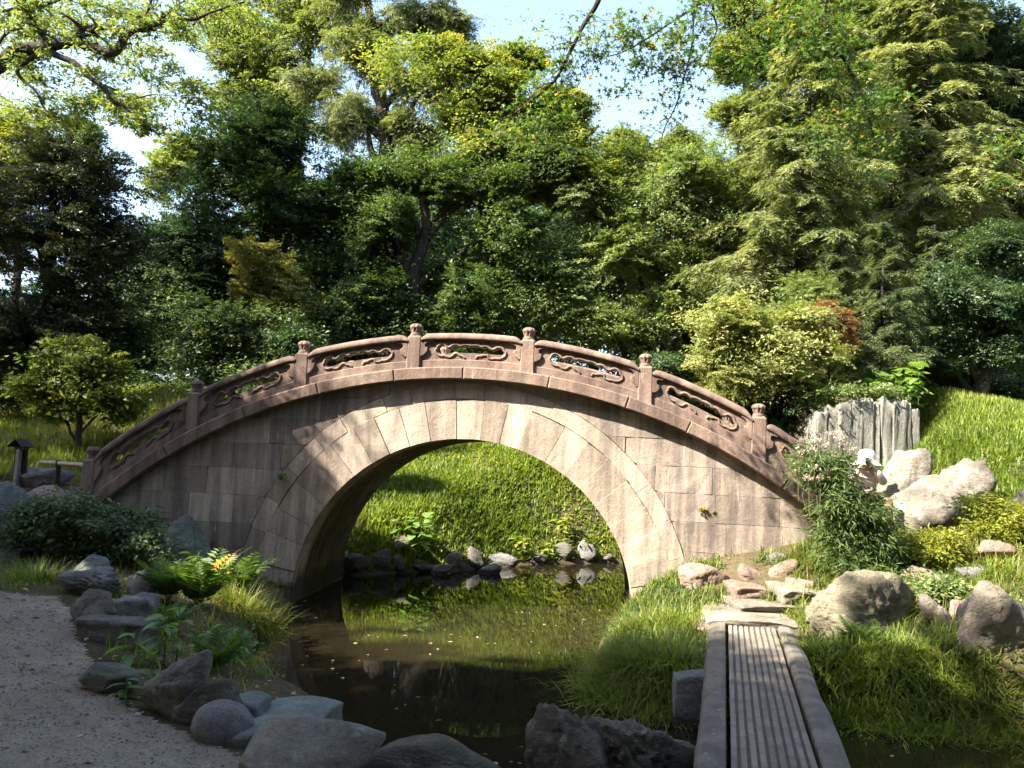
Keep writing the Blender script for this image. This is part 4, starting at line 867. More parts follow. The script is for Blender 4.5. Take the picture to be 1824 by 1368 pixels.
tree('broadleaf_tree', 'light green rounded tree right of centre above the railing', 'tree', 1130, 19.6, [(1100, 440, 95, 60), (1180, 370, 90, 60), (1020, 545, 85, 50), (1130, 580, 100, 50), (1220, 320, 80, 50), (1290, 440, 70, 45), (1060, 360, 70, 45), (1210, 480, 60, 60), (1300, 380, 60, 50)], 'l_light', 380, 150, .50, .12, .055, 9, .22, shell=.5)
tree('broadleaf_tree', 'tall green tree under the blue sky gap', 'tree', 1190, 22, [(1120, 285, 80, 50), (1230, 275, 70, 45), (1180, 340, 100, 60), (1030, 310, 60, 50)], 'l_camph', 170, 130, .75, .17, .08, 10, .24, shell=.4)
conifer('drooping_conifer', 'pale drooping conifer with hanging boughs right of centre', 1420, 18.5, -60, 500, 210, 'l_fir', 21, nb=150, tw=34, nl=11, L=.14, Wd=.034)
conifer('drooping_conifer', 'taller pale conifer reaching the top right', 1640, 20.5, -160, 460, 220, 'l_fir', 22, nb=150, tw=34, nl=11, L=.16, Wd=.038)
tree('evergreen_tree', 'dark tall evergreen in the top right corner', 'tree', 1770, 23, [(1740, 120, 110, 120), (1800, 330, 90, 130), (1660, 380, 90, 90), (1860, 180, 100, 130), (1560, 430, 80, 80), (1600, 250, 80, 100)], 'l_dark', 330, 150, .75, .18, .08, 11, .26, shell=.4)
tree('camellia_tree', 'glossy camellia tree at the right edge above the mound', 'tree', 1740, 16.2, [(1730, 530, 100, 60), (1790, 620, 70, 60), (1640, 640, 70, 45), (1790, 450, 60, 50), (1690, 600, 60, 45), (1850, 540, 70, 70)], 'l_shrub', 300, 150, .42, .10, .05, 12, .16, shell=.5)
conifer('fir_tree', 'young fir with short tiers between the golden shrub and the camellia', 1560, 15.6, 395, 690, 120, 'l_firdark', 23, nb=85, tw=28, nl=10, L=.085, Wd=.016, droop=.12, rad=.04)
conifer('fir_tree', 'slim young fir left of the red leaved sapling', 1480, 16.8, 420, 660, 80, 'l_firdark', 24, nb=60, tw=24, nl=10, L=.09, Wd=.018, droop=.12, rad=.04)
conifer('fir_tree', 'young fir leaning among the camellia leaves', 1650, 17.2, 400, 640, 90, 'l_firdark', 25, nb=60, tw=24, nl=10, L=.09, Wd=.018, droop=.12, rad=.04)
tree('red_sapling', 'sapling with rust red leaves behind the golden shrub', 'tree', 1490, 15.0, [(1488, 580, 22, 22), (1495, 612, 20, 14), (1470, 560, 14, 10)], 'l_red', 26, 60, .18, .07, .04, 13, .03, shell=.3, twigs=8)
tree('maple_shrub', 'golden yellow maple shrub behind the right railing', 'shrub', 1330, 14.6, [(1330, 600, 95, 45), (1270, 650, 60, 45), (1420, 620, 75, 40), (1310, 545, 55, 26), (1380, 680, 75, 40), (1440, 560, 40, 35), (1300, 700, 60, 35)], 'l_gold', 260, 150, .36, .072, .042, 14, .07, shell=.4, flat=.4, bark='bark_l')
tree('broadleaf_tree', 'light sapling with upright shoots behind the golden shrub', 'tree', 1440, 16.0, [(1440, 540, 50, 40), (1400, 570, 40, 30)], 'l_light', 60, 80, .35, .10, .04, 15, .05, shell=.2)
tree('maple_tree', 'small green maple on the grass behind the leftmost railing', 'tree', 148, 14.2, [(150, 660, 75, 40), (200, 715, 45, 30), (90, 725, 40, 26), (140, 620, 45, 25), (60, 690, 40, 26)], 'l_maple', 130, 70, .34, .09, .06, 16, .06, shell=.2, flat=.4, fill=1.5, ts=.7)
tree('ochre_shrub', 'ochre yellow shrub among the dark trees on the left', 'shrub', 490, 17.8, [(490, 490, 55, 40), (510, 555, 65, 40), (460, 455, 32, 22), (450, 530, 40, 35)], 'l_ochre', 80, 60, .42, .10, .05, 17, .06, shell=.1, flat=.5)
bush('evergreen_shrub', 'grey green shrub behind the second and third railing posts', 'shrub', [(400, 600, 70, 50), (470, 640, 65, 45), (340, 625, 40, 35), (350, 550, 45, 35), (520, 600, 40, 40), (430, 680, 80, 30)], 14.9, 'l_dark', 170, 120, .36, .09, .045, 31, shell=.3, tb=.25)
bush('evergreen_shrub', 'dark shrub behind the left half of the middle railing', 'shrub', [(640, 600, 75, 45), (580, 560, 55, 55), (720, 570, 70, 50), (650, 660, 90, 40)], 19.6, 'l_dark', 200, 130, .40, .10, .05, 32, shell=.5)
bush('evergreen_shrub', 'green shrub behind the fourth railing post', 'shrub', [(800, 590, 65, 35), (870, 580, 50, 40), (760, 630, 60, 40), (900, 640, 80, 40)], 19.4, 'l_mid', 170, 120, .36, .09, .045, 33, shell=.5)
bush('evergreen_shrub', 'dark shrub under the golden shrub behind the sixth railing post', 'shrub', [(1390, 740, 50, 45), (1330, 720, 60, 35), (1200, 660, 60, 45), (1260, 720, 50, 30)], 14.9, 'l_dark', 140, 110, .32, .08, .045, 34, shell=.5)
bush('evergreen_shrub', 'shaded shrub at the foot of the dark left hand tree', 'shrub', [(60, 640, 60, 50), (240, 640, 50, 40), (200, 590, 60, 40), (10, 700, 50, 40)], 17.5, 'l_dark', 150, 120, .40, .10, .05, 35, shell=.5)
bush('evergreen_shrub', 'dark undergrowth shrub below the camellia tree', 'shrub', [(1720, 680, 70, 30), (1800, 700, 60, 30), (1640, 680, 50, 25)], 16.8, 'l_dark', 120, 110, .34, .09, .045, 36, shell=.5)

tree('broadleaf_tree', 'pale green tree right beside the blue sky gap', 'tree', 1310, 24, [(1340, 90, 60, 70), (1380, 220, 70, 70), (1335, 20, 45, 50), (1310, 200, 40, 50), (1400, 60, 60, 60), (1330, 320, 70, 50)], 'l_camph', 260, 110, .7, .17, .08, 18, .24, shell=.25)
tree('broadleaf_tree', 'yellowing tree top above the drooping conifers', 'tree', 1540, 25, [(1500, 40, 80, 50), (1440, 120, 60, 60), (1600, 20, 80, 50), (1540, 130, 70, 60)], 'l_camph', 200, 110, .7, .17, .08, 19, .24, shell=.25, tb=.2)
# ------------------------------------------------------------------ trees beside and behind the photographer (they shade the foreground)
def branch_tree(name, label, base, trunk_pts, branches, Y, lumps, leaf, nclump, nleaf, cr_, L, Wd, seed, r0, near=None, **kw):
    rng = np.random.default_rng(seed); base = np.array(base, float); e = empty(name, base); tag(e, label, 'tree')
    a = Acc(); tp = spline(np.array(trunk_pts), 20); tv, tq = tube(tp, np.linspace(r0 * 1.3, r0 * .55, 20), 10); a.add(tv - base, tq); a.build('trunk', M['bark'], e, True)
    tips = []
    for pts, ra, rb in branches:
        P = np.array([at(p[0], p[1], Y + (p[2] if len(p) > 2 else 0)) for p in pts]) if not isinstance(pts, np.ndarray) else pts
        P = spline(P, max(12, len(P) * 4)); P = P + .25 * ra * np.stack([fbm(P * 3 + k * 9.7, 2, seed) for k in range(3)], -1)
        tv, tq = tube(P, np.linspace(ra, rb, len(P)), 8); aa = Acc(); aa.add(tv - base, tq); m = len(P)
        for j in range(int(m * .8)):       # side twigs
            k = rng.integers(2, m); d = norm((rng.normal(size=3) * [1, 1, .7] + [0, 0, .1])[None])[0]; l = rng.uniform(.15, .6) * (kw.get('twl', 1)); q = P[k] + d * l * np.linspace(0, 1, 5)[:, None] + np.array([0, 0, -.2]) * l * (np.linspace(0, 1, 5)[:, None] ** 2)
            tv, tq = tube(q, np.linspace(max(rb, .004), .002, 5), 4); aa.add(tv - base, tq); tips.append(q[-1]); tips.append(q[2])
        aa.build('limb', M['bark'], e, True)
    kk = {k: v for k, v in kw.items() if k != 'twl'}
    lm = px_lumps(lumps, Y) if len(lumps) else np.zeros((0, 6)); tips = np.array(tips); ex = np.concatenate([tips, np.full((len(tips), 3), .14)], 1) if len(tips) else np.zeros((0, 6))
    if near is not None: lm = np.concatenate([lm, np.array(near, float)]) if len(lm) else np.array(near, float)
    if len(lm):
        V, pol, t, C = crown(rng, lm, nclump, nleaf, cr_, L, Wd, **kk); mesh('crown', V - base, pol, M[leaf], e, t)
    V, pol, t, C = crown(rng, ex, len(ex), max(4, nleaf // 5), .16, L, Wd, **kk); mesh('foliage', V - base, pol, M[leaf], e, t)
    return e
z1 = lambda L: [(x / 2.85, y / 2.85) for x, y in L]
z2 = lambda L: [(600 + x / 2.85, y / 2.85) for x, y in L]
z3 = lambda L: [(1184 + x / 2.85, y / 2.85) for x, y in L]
YA = 15.5
p0 = at(-60, 150, YA)
branch_tree('camphor_tree', 'old tree reaching a thick crooked limb in from the upper left', (-14.2, 14.2, 1.8),
    [(-14.2, 14.2, 1.4), (-14.0, 14.3, 4), (-13.4, 14.8, 7), (-13.0, 15.0, 11)],
    [([(-330, 330, -.6), (-160, 230, -.2)] + [(-60, 150)] + z1([(0, 330), (60, 270), (130, 250), (230, 240), (330, 220), (390, 215), (480, 240), (550, 270), (600, 250), (640, 190), (690, 150), (740, 150), (800, 120), (900, 110), (1000, 100), (1080, 60), (1240, 5)]), .16, .015),
     (z1([(390, 215), (410, 180), (410, 150), (500, 140), (600, 140), (690, 150)]), .06, .05),
     (z1([(230, 240), (290, 280), (380, 320), (450, 390), (520, 440), (570, 510), (640, 545), (690, 600), (740, 640), (780, 670)]), .07, .012),
     (z1([(240, 215), (190, 150), (150, 80), (120, 20), (90, -60)]), .055, .03), (z1([(190, 275), (100, 340), (100, 390), (180, 460), (220, 540), (270, 600)]), .05, .008),
     (z1([(700, 140), (740, 80), (770, 0), (790, -40)]), .03, .015), (z1([(800, 120), (860, 60), (940, 0)]), .03, .012), (z1([(0, 60), (90, 40), (150, 45), (250, 20), (350, -20)]), .03, .015), (z1([(-40, 290), (20, 180), (120, 125), (80, 0)]), .035, .015), (z1([(570, 450), (660, 500), (780, 480), (900, 490)]), .022, .006)],
    YA, [(60, 40, 90, 40, 2), (200, 20, 110, 40, 2.5), (320, 60, 80, 40, 2), (150, 150, 110, 35, 2), (270, 130, 80, 40, 2), (60, 195, 70, 40, 1.5), (200, 205, 80, 28, 1.8), (330, 170, 55, 35, 1.8), (380, 20, 80, 40, 3), (60, 110, 60, 30, 1.8)], 'l_camph', 700, 85, .42, .085, .05, 41, .40, tri=True, near=[(-13.6, 12.0, 7.0, 2.5, 2.0, 2.0), (-11.6, 13.2, 7.4, 2.0, 1.8, 1.8), (-12.6, 13.8, 5.4, 2.0, 1.6, 1.6)], shell=.1, flat=.4, tb=.05)
YM = 8.4
branch_tree('maple_tree', 'near maple hanging thin leafy branches from the top right', (8.2, 8.2, 1.2), [(8.2, 8.2, .8), (8.0, 8.3, 4), (7.0, 8.4, 7.5), (5.0, 8.4, 9.5)],
    [([(1470, -420), (1250, -300), (1120, -120)] + z2([(1330, 0), (1290, 70), (1240, 150), (1190, 250), (1150, 330), (1110, 400), (1050, 460), (960, 530), (880, 590), (820, 610)]), .035, .006),
     (z2([(1110, 400), (1120, 520), (1150, 640), (1180, 720)]), .010, .003), ([(1500, -250), (1330, -60)] + z2([(1820, 30), (1700, 110), (1600, 180), (1500, 240), (1420, 275), (1360, 290)]), .020, .004),
     ([(1420, -300), (1260, -80), (1238, 0)] + z2([(1810, 120), (1800, 250), (1760, 400), (1720, 540), (1660, 660), (1630, 800), (1600, 900)]), .013, .004),
     ([(1700, -420), (1540, -240)] + z3([(815, -60), (815, 0), (810, 100), (840, 210), (900, 280), (940, 360), (1000, 470), (1030, 590), (1060, 690), (1080, 790)]), .034, .006),
     ([(1450, -200)] + z3([(300, -60), (250, 60), (265, 150), (220, 240), (150, 330)]), .014, .004), ([(2000, 60), (1900, 200), (1830, 250), (1780, 262)], .016, .004), ([(1990, 200), (1890, 320), (1830, 330), (1775, 335)], .012, .003)],
    YM, [(1140, 60, 60, 40), (1200, 110, 60, 45), (1120, 130, 40, 30), (1215, 30, 60, 30), (1180, 170, 35, 22), (1070, 90, 30, 30), (1400, 60, 70, 45), (1480, 130, 70, 50), (1540, 210, 60, 45), (1560, 280, 40, 30), (1440, 20, 70, 30), (1350, 120, 50, 35), (1470, 240, 50, 35), (1800, 255, 35, 20), (1805, 330, 30, 14), (930, 230, 40, 20), (990, 200, 35, 22), (1000, 110, 30, 24)], 'l_maple_n', 175, 30, .22, .072, .05, 42, .16, shell=.05, flat=.35, star=True, tb=.10, twl=.6)
# off to the left and behind: their crowns lie towards the sun and keep the path and the near water in shade
tree('shade_tree', 'tall tree left of the path outside the picture', 'tree', 0, 0, [], 'l_camph', 620, 120, .75, .20, .11, 51, .30, base=(-9.5, 1.2, .5), world=[(-8.4, .9, 8.0, 2.8, 2.8, 2.2), (-5.6, .9, 8.4, 2.6, 2.5, 2.0), (-10.6, 3.2, 7.0, 2.8, 2.4, 2.0), (-7.8, -1.8, 8.2, 3.0, 2.8, 2.2), (-9.4, 1.6, 10.0, 2.6, 2.4, 1.8), (-4.6, -1.6, 8.2, 2.8, 2.6, 2.0), (-13.2, 2.4, 6.8, 2.8, 2.8, 2.2), (-12.8, -.4, 7.2, 2.8, 2.8, 2.2), (-9.4, 4.6, 6.4, 1.8, 1.6, 1.6)], shell=.15, sat=0)
tree('shade_tree', 'tall tree beyond the left edge beside the bridge', 'tree', 0, 0, [], 'l_dark', 700, 200, .70, .18, .09, 52, .28, base=(-13.0, 8.3, 1.2), world=[(-9.9, 8.1, 7.2, 1.9, 1.9, 2.6), (-11.0, 8.3, 5.4, 1.9, 1.8, 2.2), (-13.2, 8.0, 8.6, 2.6, 2.2, 2.4), (-11.2, 7.8, 4.6, 1.9, 1.8, 1.6), (-13.4, 7.6, 6.0, 2.4, 2.2, 2.0)], shell=.15, sat=0)

# ------------------------------------------------------------------ grass and other cover
STONES = [G(1330, 1095, .47), G(1345, 1062, .55), G(1318, 1036, .65), G(1398, 1040, .65), G(1300, 1050, .6), G(1370, 1075, .5)]
fbA = (G(1270, 1104, .47) + G(1404, 1104, .47)) / 2; fbB = (G(1248, 1368, .47) + G(1512, 1368, .47)) / 2
def clear_right(x, y):
    d = np.full(x.shape, 9.0)
    for p in STONES: d = np.minimum(d, np.hypot((x - p[0]) / 1.2, y - p[1]))
    ex, ey = fbA[0] - fbB[0], fbA[1] - fbB[1]; t = np.clip(((x - fbB[0]) * ex + (y - fbB[1]) * ey) / (ex * ex + ey * ey), -.5, 1); dd = np.hypot(x - fbB[0] - t * ex, y - fbB[1] - t * ey)
    return (d > .20) & (dd > .43)
def in_bridge(x, y):
    u = (x - BP[0]) * AX[0] + (y - BP[1]) * AX[1]; v = (x - BP[0]) * NV[0] + (y - BP[1]) * NV[1]; return (np.abs(u) < 5.6) & (v > -.02) & (v < BD + .02)
def scatter(name, label, n, x0, x1, y0, y1, mask, L, Wd, mat, seed, lean=.55, bend=.8, patch=1.2, dens=.35, lvar=.5, cat='grass', simple=False):
    rng = np.random.default_rng(seed); x = rng.uniform(x0, x1, n * 3); y = rng.uniform(y0, y1, n * 3)
    nz = noise2(x, y, patch, seed); ok = mask(x, y) & (sdist(x, y) < -.01) & ~in_bridge(x, y) & (rng.random(len(x)) < np.clip(dens + .9 * (nz + .35), .04, 1)); x, y, nz = x[ok][:n], y[ok][:n], nz[ok][:n]
    z = height(x, y) - .01; m = len(x); l = L * rng.uniform(1 - lvar, 1 + lvar, m) * (1 + .55 * nz); tn = np.clip(.35 + .55 * noise2(x, y, .7, seed + 5) + rng.normal(size=m) * .2, 0, 1)
    if simple:
        az = rng.uniform(0, 2 * math.pi, m); th = rng.uniform(.1, lean + .35, m); D = np.stack([np.cos(az) * np.sin(th), np.sin(az) * np.sin(th), np.cos(th)], -1); sd = np.stack([-np.sin(az), np.cos(az), 0 * az], -1) * (Wd * rng.uniform(.7, 1.3, m) * .5)[:, None]; P = np.stack([x, y, z], -1)
        o = mesh(name, np.stack([P - sd, P + sd, P + D * l[:, None]], 1).reshape(-1, 3), [np.arange(3 * m).reshape(-1, 3)], M[mat], None, tn); tag(o, label, cat, kind='stuff'); return o
    o = blade_obj(name, np.stack([x, y, z], -1), rng.uniform(0, 2 * math.pi, m), l, Wd * rng.uniform(.7, 1.3, m), rng.uniform(0, lean, m), rng.uniform(.1, bend, m), M[mat], tn)
    tag(o, label, cat, kind='stuff'); return o
scatter('grass', 'bright grass covering the far bank seen through the arch', 90000, -5.5, 5.5, 12.9, 19.8, lambda x, y: (np.abs(x) < .36 * y), .12, .045, 'grass', 61, simple=True, lean=1.1)
scatter('grass', 'sunlit short grass on the mound at the right', 80000, 3.2, 12.0, 10.6, 17.2, lambda x, y: (x < .70 * y) & ((x > 5.6) | (y > 13.2) | (y < 11.2)), .11, .034, 'grass', 62, simple=True, lean=1.1)
scatter('ground_cover', 'low weeds among the grass of the mound', 30000, 3.2, 12.0, 10.6, 17.2, lambda x, y: (x < .70 * y) & ((x > 5.6) | (y > 13.2) | (y < 11.2)), .09, .045, 'l_light', 68, simple=True, lean=1.3, patch=.9, dens=-.1, cat='ground cover')
scatter('ground_cover', 'low weeds among the grass of the far bank', 24000, -5.5, 5.5, 12.9, 19.8, lambda x, y: np.abs(x) < .36 * y, .10, .055, 'l_light', 69, simple=True, lean=1.3, patch=.8, dens=-.1, cat='ground cover')
scatter('grass', 'grass among the stones of the right bank', 20000, .6, 7.0, 5.6, 11.0, lambda x, y: clear_right(x, y) & (x < .72 * y), .105, .016, 'grass', 63, patch=2.0, dens=.1, lean=1.1)
scatter('ground_cover', 'leafy green ground cover on the right bank', 30000, .6, 7.0, 5.6, 11.0, lambda x, y: clear_right(x, y) & (x < .72 * y), .085, .026, 'l_mid', 67, simple=True, lean=1.2, patch=1.6, dens=.15, cat='ground cover')
scatter('dry_grass', 'yellowish dry grass on the right bank', 7000, 1.5, 7.0, 7.4, 11.2, lambda x, y: clear_right(x, y) & (x < .72 * y), .20, .009, 'grass_y', 64, patch=2.4, dens=.0)
scatter('grass', 'half shaded grass behind the left end of the bridge', 60000, -13, -2.5, 12.6, 20.5, lambda x, y: x > -.72 * y, .20, .022, 'grass_y', 65, simple=True, lean=.9)
scatter('grass', 'thin grass in the planted strip below the left bridge wall', 7000, -8, -1.6, 5.4, 11.0, lambda x, y: (sdist(x, y, PATH) < -.12) & (x > -.72 * y), .13, .009, 'grass', 66, patch=2.5, dens=.05)

def tuft(label, px, py, n, r, L, Wd, mat, seed, lean=.9, bend=1.1, group=None, name='grass_clump', bias=None):
    rng = np.random.default_rng(seed); c = hit(px, py); x = c[0] + rng.normal(size=n) * r * .6; y = c[1] + rng.normal(size=n) * r * .5; z = np.maximum(height(x, y), .0) - .02
    az = np.arctan2(y - c[1], x - c[0]) + rng.normal(size=n) * .9
    if bias is not None: az = np.where(rng.random(n) < .55, bias + rng.normal(size=n) * .6, az)
    Wd = Wd * 1.25; l = L * .74 * rng.uniform(.3, 1.3, n); base = np.array([c[0], c[1], max(c[2], 0)])
    o = blade_obj(name, np.stack([x, y, z], -1) - base, az, l, Wd * rng.uniform(.6, 1.3, n), rng.uniform(.05, lean * 1.25, n), rng.uniform(.1, bend * 1.3, n), M[mat], np.clip(rng.normal(size=n) * .30 + .36, 0, 1)); o.location = base
    return tag(o, label, 'grass', group)
gl = math.pi
tuft('long grass clump drooping over the water left of the plank footbridge', 1120, 1225, 1700, .30, .46, .010, 'grass', 701, bias=gl)
tuft('bright grass clump at the tip of the right bank', 1100, 1180, 1300, .26, .40, .010, 'grass', 702, bias=gl)
tuft('fresh grass clump beside the left beam of the plank footbridge', 1195, 1190, 1500, .28, .42, .011, 'grass', 703, bias=gl)
tuft('grass clump against the foot of the right pier', 1150, 1120, 1100, .26, .34, .010, 'grass', 704, bias=gl)
tuft('grass clump left of the pinkish end slab', 1215, 1110, 1100, .24, .32, .010, 'grass', 705)
tuft('shaded grass fringe on the waterline left of the plank footbridge', 1170, 1262, 1400, .28, .36, .009, 'grass_y', 706, bias=-1.9)
tuft('rounded grass clump right of the plank footbridge end', 1465, 1105, 1500, .26, .26, .010, 'grass', 707)
tuft('grass clump along the right beam of the plank footbridge', 1470, 1180, 1500, .30, .30, .012, 'grass', 708)
tuft('grass clump hanging over the dark water right of the plank footbridge', 1530, 1250, 1700, .36, .34, .011, 'grass', 709, bias=-1.5)
tuft('grass clump in front of the huge right hand boulder', 1700, 1215, 1600, .36, .32, .011, 'grass', 710)
tuft('yellowish grass fringe at the lower right corner of the bank', 1740, 1282, 1700, .40, .32, .010, 'grass_y', 711, bias=-1.5)
tuft('grass clump between the olive boulder and the right hand boulder', 1600, 1165, 1500, .34, .30, .011, 'grass', 712)
tuft('grass clump in the lower right waterside shade', 1610, 1285, 1400, .34, .30, .010, 'grass', 713, bias=-1.5)
tuft('grass clump at the right edge below the pinkish slab', 1760, 1020, 1100, .30, .28, .011, 'grass', 714)
tuft('drooping sedge tuft left of the fissured rock', 60, 1035, 1300, .22, .34, .007, 'grass', 715)
tuft('tall sedge tuft by the water below the shaded wall', 430, 1085, 1300, .22, .50, .008, 'grass_y', 716)
tuft('thin sedge tuft at the foot of the left pier', 465, 1100, 700, .16, .42, .007, 'grass', 717)
tuft('dry grass tuft among the left hand rocks', 205, 1045, 500, .14, .22, .006, 'grass_y', 718)
tuft('weedy grass along the foot of the right bridge wall', 1240, 992, 900, .34, .26, .008, 'grass_y', 719)
tuft('yellow green weeds beside the flowering bush', 1450, 1000, 1000, .26, .32, .009, 'grass_y', 720)
tuft('grass tuft on the blue green slab', 530, 1262, 260, .10, .12, .008, 'grass', 721)
tuft('weeds behind the round purple boulder', 440, 1310, 200, .07, .12, .010, 'grass', 722)

# ferns: every frond a part
def fern(label, px, py, nf, L, mat, seed, up=.9, yellow=()):
    rng = np.random.default_rng(seed); c = hit(px, py); c[2] = max(c[2], 0); e = empty('fern', c); tag(e, label, 'fern')
    for k in range(nf):
        az = 2 * math.pi * (k + rng.uniform(-.3, .3)) / nf; l = L * rng.uniform(.7, 1.15); m = 18; t = np.linspace(0, 1, m); th = rng.uniform(.25, .7) / up + t * rng.uniform(.5, 1.0)
        h = np.array([math.cos(az), math.sin(az), 0]); st = l / m; P = np.cumsum(h * (np.sin(th) * st)[:, None] + np.array([0, 0, 1.]) * (np.cos(th) * st)[:, None], axis=0)
        a = Acc(); tv, tq = tube(P, np.linspace(.004, .001, m), 3); a.add(tv, tq, .8); T = norm(np.gradient(P, axis=0)); sd = np.array([-h[1], h[0], 0]); up_ = np.cross(sd, T) * -1
        i = np.arange(2, m); pl = l * .24 * np.sin(np.clip(t[i] * 1.05 + .12, 0, 1) * math.pi) ** .7 + .01
        for s in (-1, 1):
            D = norm(sd * s + T[i] * .45 + rng.normal(size=(len(i), 3)) * .08); V, Q = leaf_quads(P[i], D, up_[i], pl, pl * .30); a.add(V, Q, np.clip(rng.random() * .5 + rng.random(len(i)) * .4, 0, 1))
        a.build('frond', M['fern_y' if k in yellow else mat], e)
fern('tall fern at the water edge with one golden frond', 355, 1085, 13, .80, 'fern', 801, 1.3, (2,))
fern('fern between the purple grey rock and the water', 300, 1075, 12, .72, 'fern', 802, 1.3)
fern('fern growing on the blue green boulder at the wall', 385, 985, 10, .55, 'fern', 803)
fern('bright fern behind the tall dark mossy rock', 385, 1200, 11, .42, 'fern', 804, 1.1)
fern('fern at the foot of the shaded wall', 425, 1060, 11, .65, 'fern', 805, 1.2)
fern('small fern in the grass right of the plank footbridge', 1530, 1150, 9, .38, 'fern', 806, .8)
fern('fern beside the dark square block', 300, 1130, 8, .36, 'fern', 807, 1.0)

# broad-leaved plants: every leaf a part, leaves share one mesh
def leaf_mesh(name, w, mat):
    pr = [(0, 0), (.18, .7), (.42, 1), (.7, .72), (1, 0)]; V = []; 
    for x, y in pr: V += [(x, y * w / 2, .05 * math.sin(x * 3) + (.05 if y else 0) - x * x * .12), (x, 0, .05 * math.sin(x * 3) - x * x * .12), (x, -y * w / 2, .05 * math.sin(x * 3) + (.05 if y else 0) - x * x * .12)]
    Q = [(3 * i + j, 3 * i + 3 + j, 3 * i + 4 + j, 3 * i + 1 + j) for i in range(4) for j in (0, 1)]
    ob = mesh(name, V, [np.array(Q)], M[mat], None, np.linspace(.2, .8, 8), True); me = ob.data; bpy.data.objects.remove(ob); return me
LM = {k: leaf_mesh('leaf_' + k, w_, mt) for k, w_, mt in (('lance', .34, 'l_broad'), ('heart', .80, 'l_broad'), ('dark', .40, 'l_mid'), ('yellow', .45, 'l_yellow'))}
def leafy(label, px, py, stems, hgt, leaf, size, seed, per=9, spread=.12, name='leafy_plant', tilt=.2, group=None, c=None):
    rng = np.random.default_rng(seed); c = hit(px, py) if c is None else np.array(c, float); c[2] = max(c[2], 0); e = empty(name, c); tag(e, label, 'plant', group)
    for s in range(stems):
        b = np.array([rng.normal() * spread, rng.normal() * spread, -.02]); hh = hgt * rng.uniform(.65, 1.1); top = b + np.array([rng.normal() * hh * .18, rng.normal() * hh * .18, hh]); P = np.linspace(b, top, 6); P[:, 0] += np.sin(np.linspace(0, 2, 6)) * .02
        a = Acc(); tv, tq = tube(P, np.linspace(.006, .003, 6), 4); a.add(tv, tq, .6); a.build('stem', M['fern'], e)
        for k in range(per):
            t = .25 + .75 * k / per; p = P[0] + (P[-1] - P[0]) * t; az = k * 2.4 + rng.uniform(-.4, .4); o = bpy.data.objects.new('leaf', LM[leaf]); COL.objects.link(o); o.parent = e
            o.location = tuple(p); o.rotation_euler = (rng.normal() * .25, rng.uniform(-.35, .35) - tilt * (t > .8) + .15, az); q = size * rng.uniform(.65, 1.2) * (1.1 - .35 * abs(t - .55)); o.scale = (q, q, q)
leafy('broad leaved plant in front of the blue green boulder', 300, 1010, 5, .50, 'lance', .20, 811, 9, .13)
leafy('lance leaved plant above the ferns on the left bank', 335, 1050, 4, .42, 'dark', .18, 812, 8, .12)
leafy('broad leaved plant rising behind the tall dark mossy rock', 278, 1185, 4, .42, 'lance', .18, 813, 8, .10)
leafy('low leafy plant at the foot of the tall dark mossy rock', 250, 1245, 4, .22, 'dark', .12, 814, 6, .10)
leafy('light leaved plant at the water edge behind the rocks', 360, 1180, 5, .30, 'lance', .12, 815, 8, .12)
leafy('big heart leaved plant on the shaded part of the far bank', 745, 985, 6, .75, 'heart', .22, 816, 8, .22)
leafy('yellow leaved plant nearest the middle of the far shore', 915, 985, 4, .40, 'yellow', .16, 817, 6, .14, group='yellow leaved plants on the far shore')
leafy('yellow leaved plant in the middle of the row on the far shore', 960, 990, 4, .36, 'yellow', .16, 818, 6, .14, group='yellow leaved plants on the far shore')
leafy('tall yellow leaved plant above the mossy far rock', 1000, 955, 4, .55, 'yellow', .18, 819, 7, .14, group='yellow leaved plants on the far shore')
leafy('yellow leaved plant next to the right pier on the far shore', 1040, 985, 4, .38, 'yellow', .15, 820, 6, .14, group='yellow leaved plants on the far shore')
leafy('big leaved shrub on top of the mound right of the stone slabs', 1610, 715, 12, .75, 'heart', .24, 821, 9, .32, c=at(1612, 722, 14.6))
leafy('dark big leaved plant left above the stone slabs', 1450, 720, 8, .75, 'heart', .24, 822, 8, .22, c=at(1448, 745, 14.6))
leafy('big leaved plant on top behind the stone slabs', 1530, 700, 8, .5, 'heart', .22, 823, 7, .3, c=at(1530, 712, 14.9))
bush('creeper', 'small leaved creeper hanging over the top of the stone slabs', 'plant', [(1470, 702, 40, 10), (1520, 694, 50, 8), (1570, 697, 40, 8), (1440, 712, 18, 16), (1605, 706, 22, 10)], 14.25, 'l_light', 90, 60, .20, .06, .04, 824, stems=6, rad=.008, shell=.1)

# shrubs on the banks
bush('evergreen_shrub', 'dark glossy shrub at the left below the bridge end', 'shrub', [(80, 940, 60, 35), (190, 938, 70, 36), (130, 915, 65, 26), (240, 950, 35, 26), (60, 960, 40, 22)], 9.75, 'l_shrub', 230, 90, .17, .055, .026, 901, stems=16, shell=.3, tb=.25)
bush('evergreen_shrub', 'small grey leaved shrub beside the blue green boulder', 'shrub', [(270, 960, 22, 16), (255, 975, 20, 12)], 9.5, 'l_shrub', 30, 60, .12, .05, .026, 902, stems=5, rad=.008, tb=.4)
fb = bush('flowering_bush', 'tall leaning bush with pale pink flowers hiding the right bridge end', 'bush', [(1500, 900, 34, 48), (1528, 960, 38, 52), (1474, 850, 28, 42), (1540, 1000, 38, 30), (1510, 1005, 30, 22), (1550, 925, 16, 40), (1454, 812, 16, 24)], 9.35, 'l_mid', 300, 80, .17, .085, .013, 903, stems=60, rad=.008, shell=.2, droop=.3)
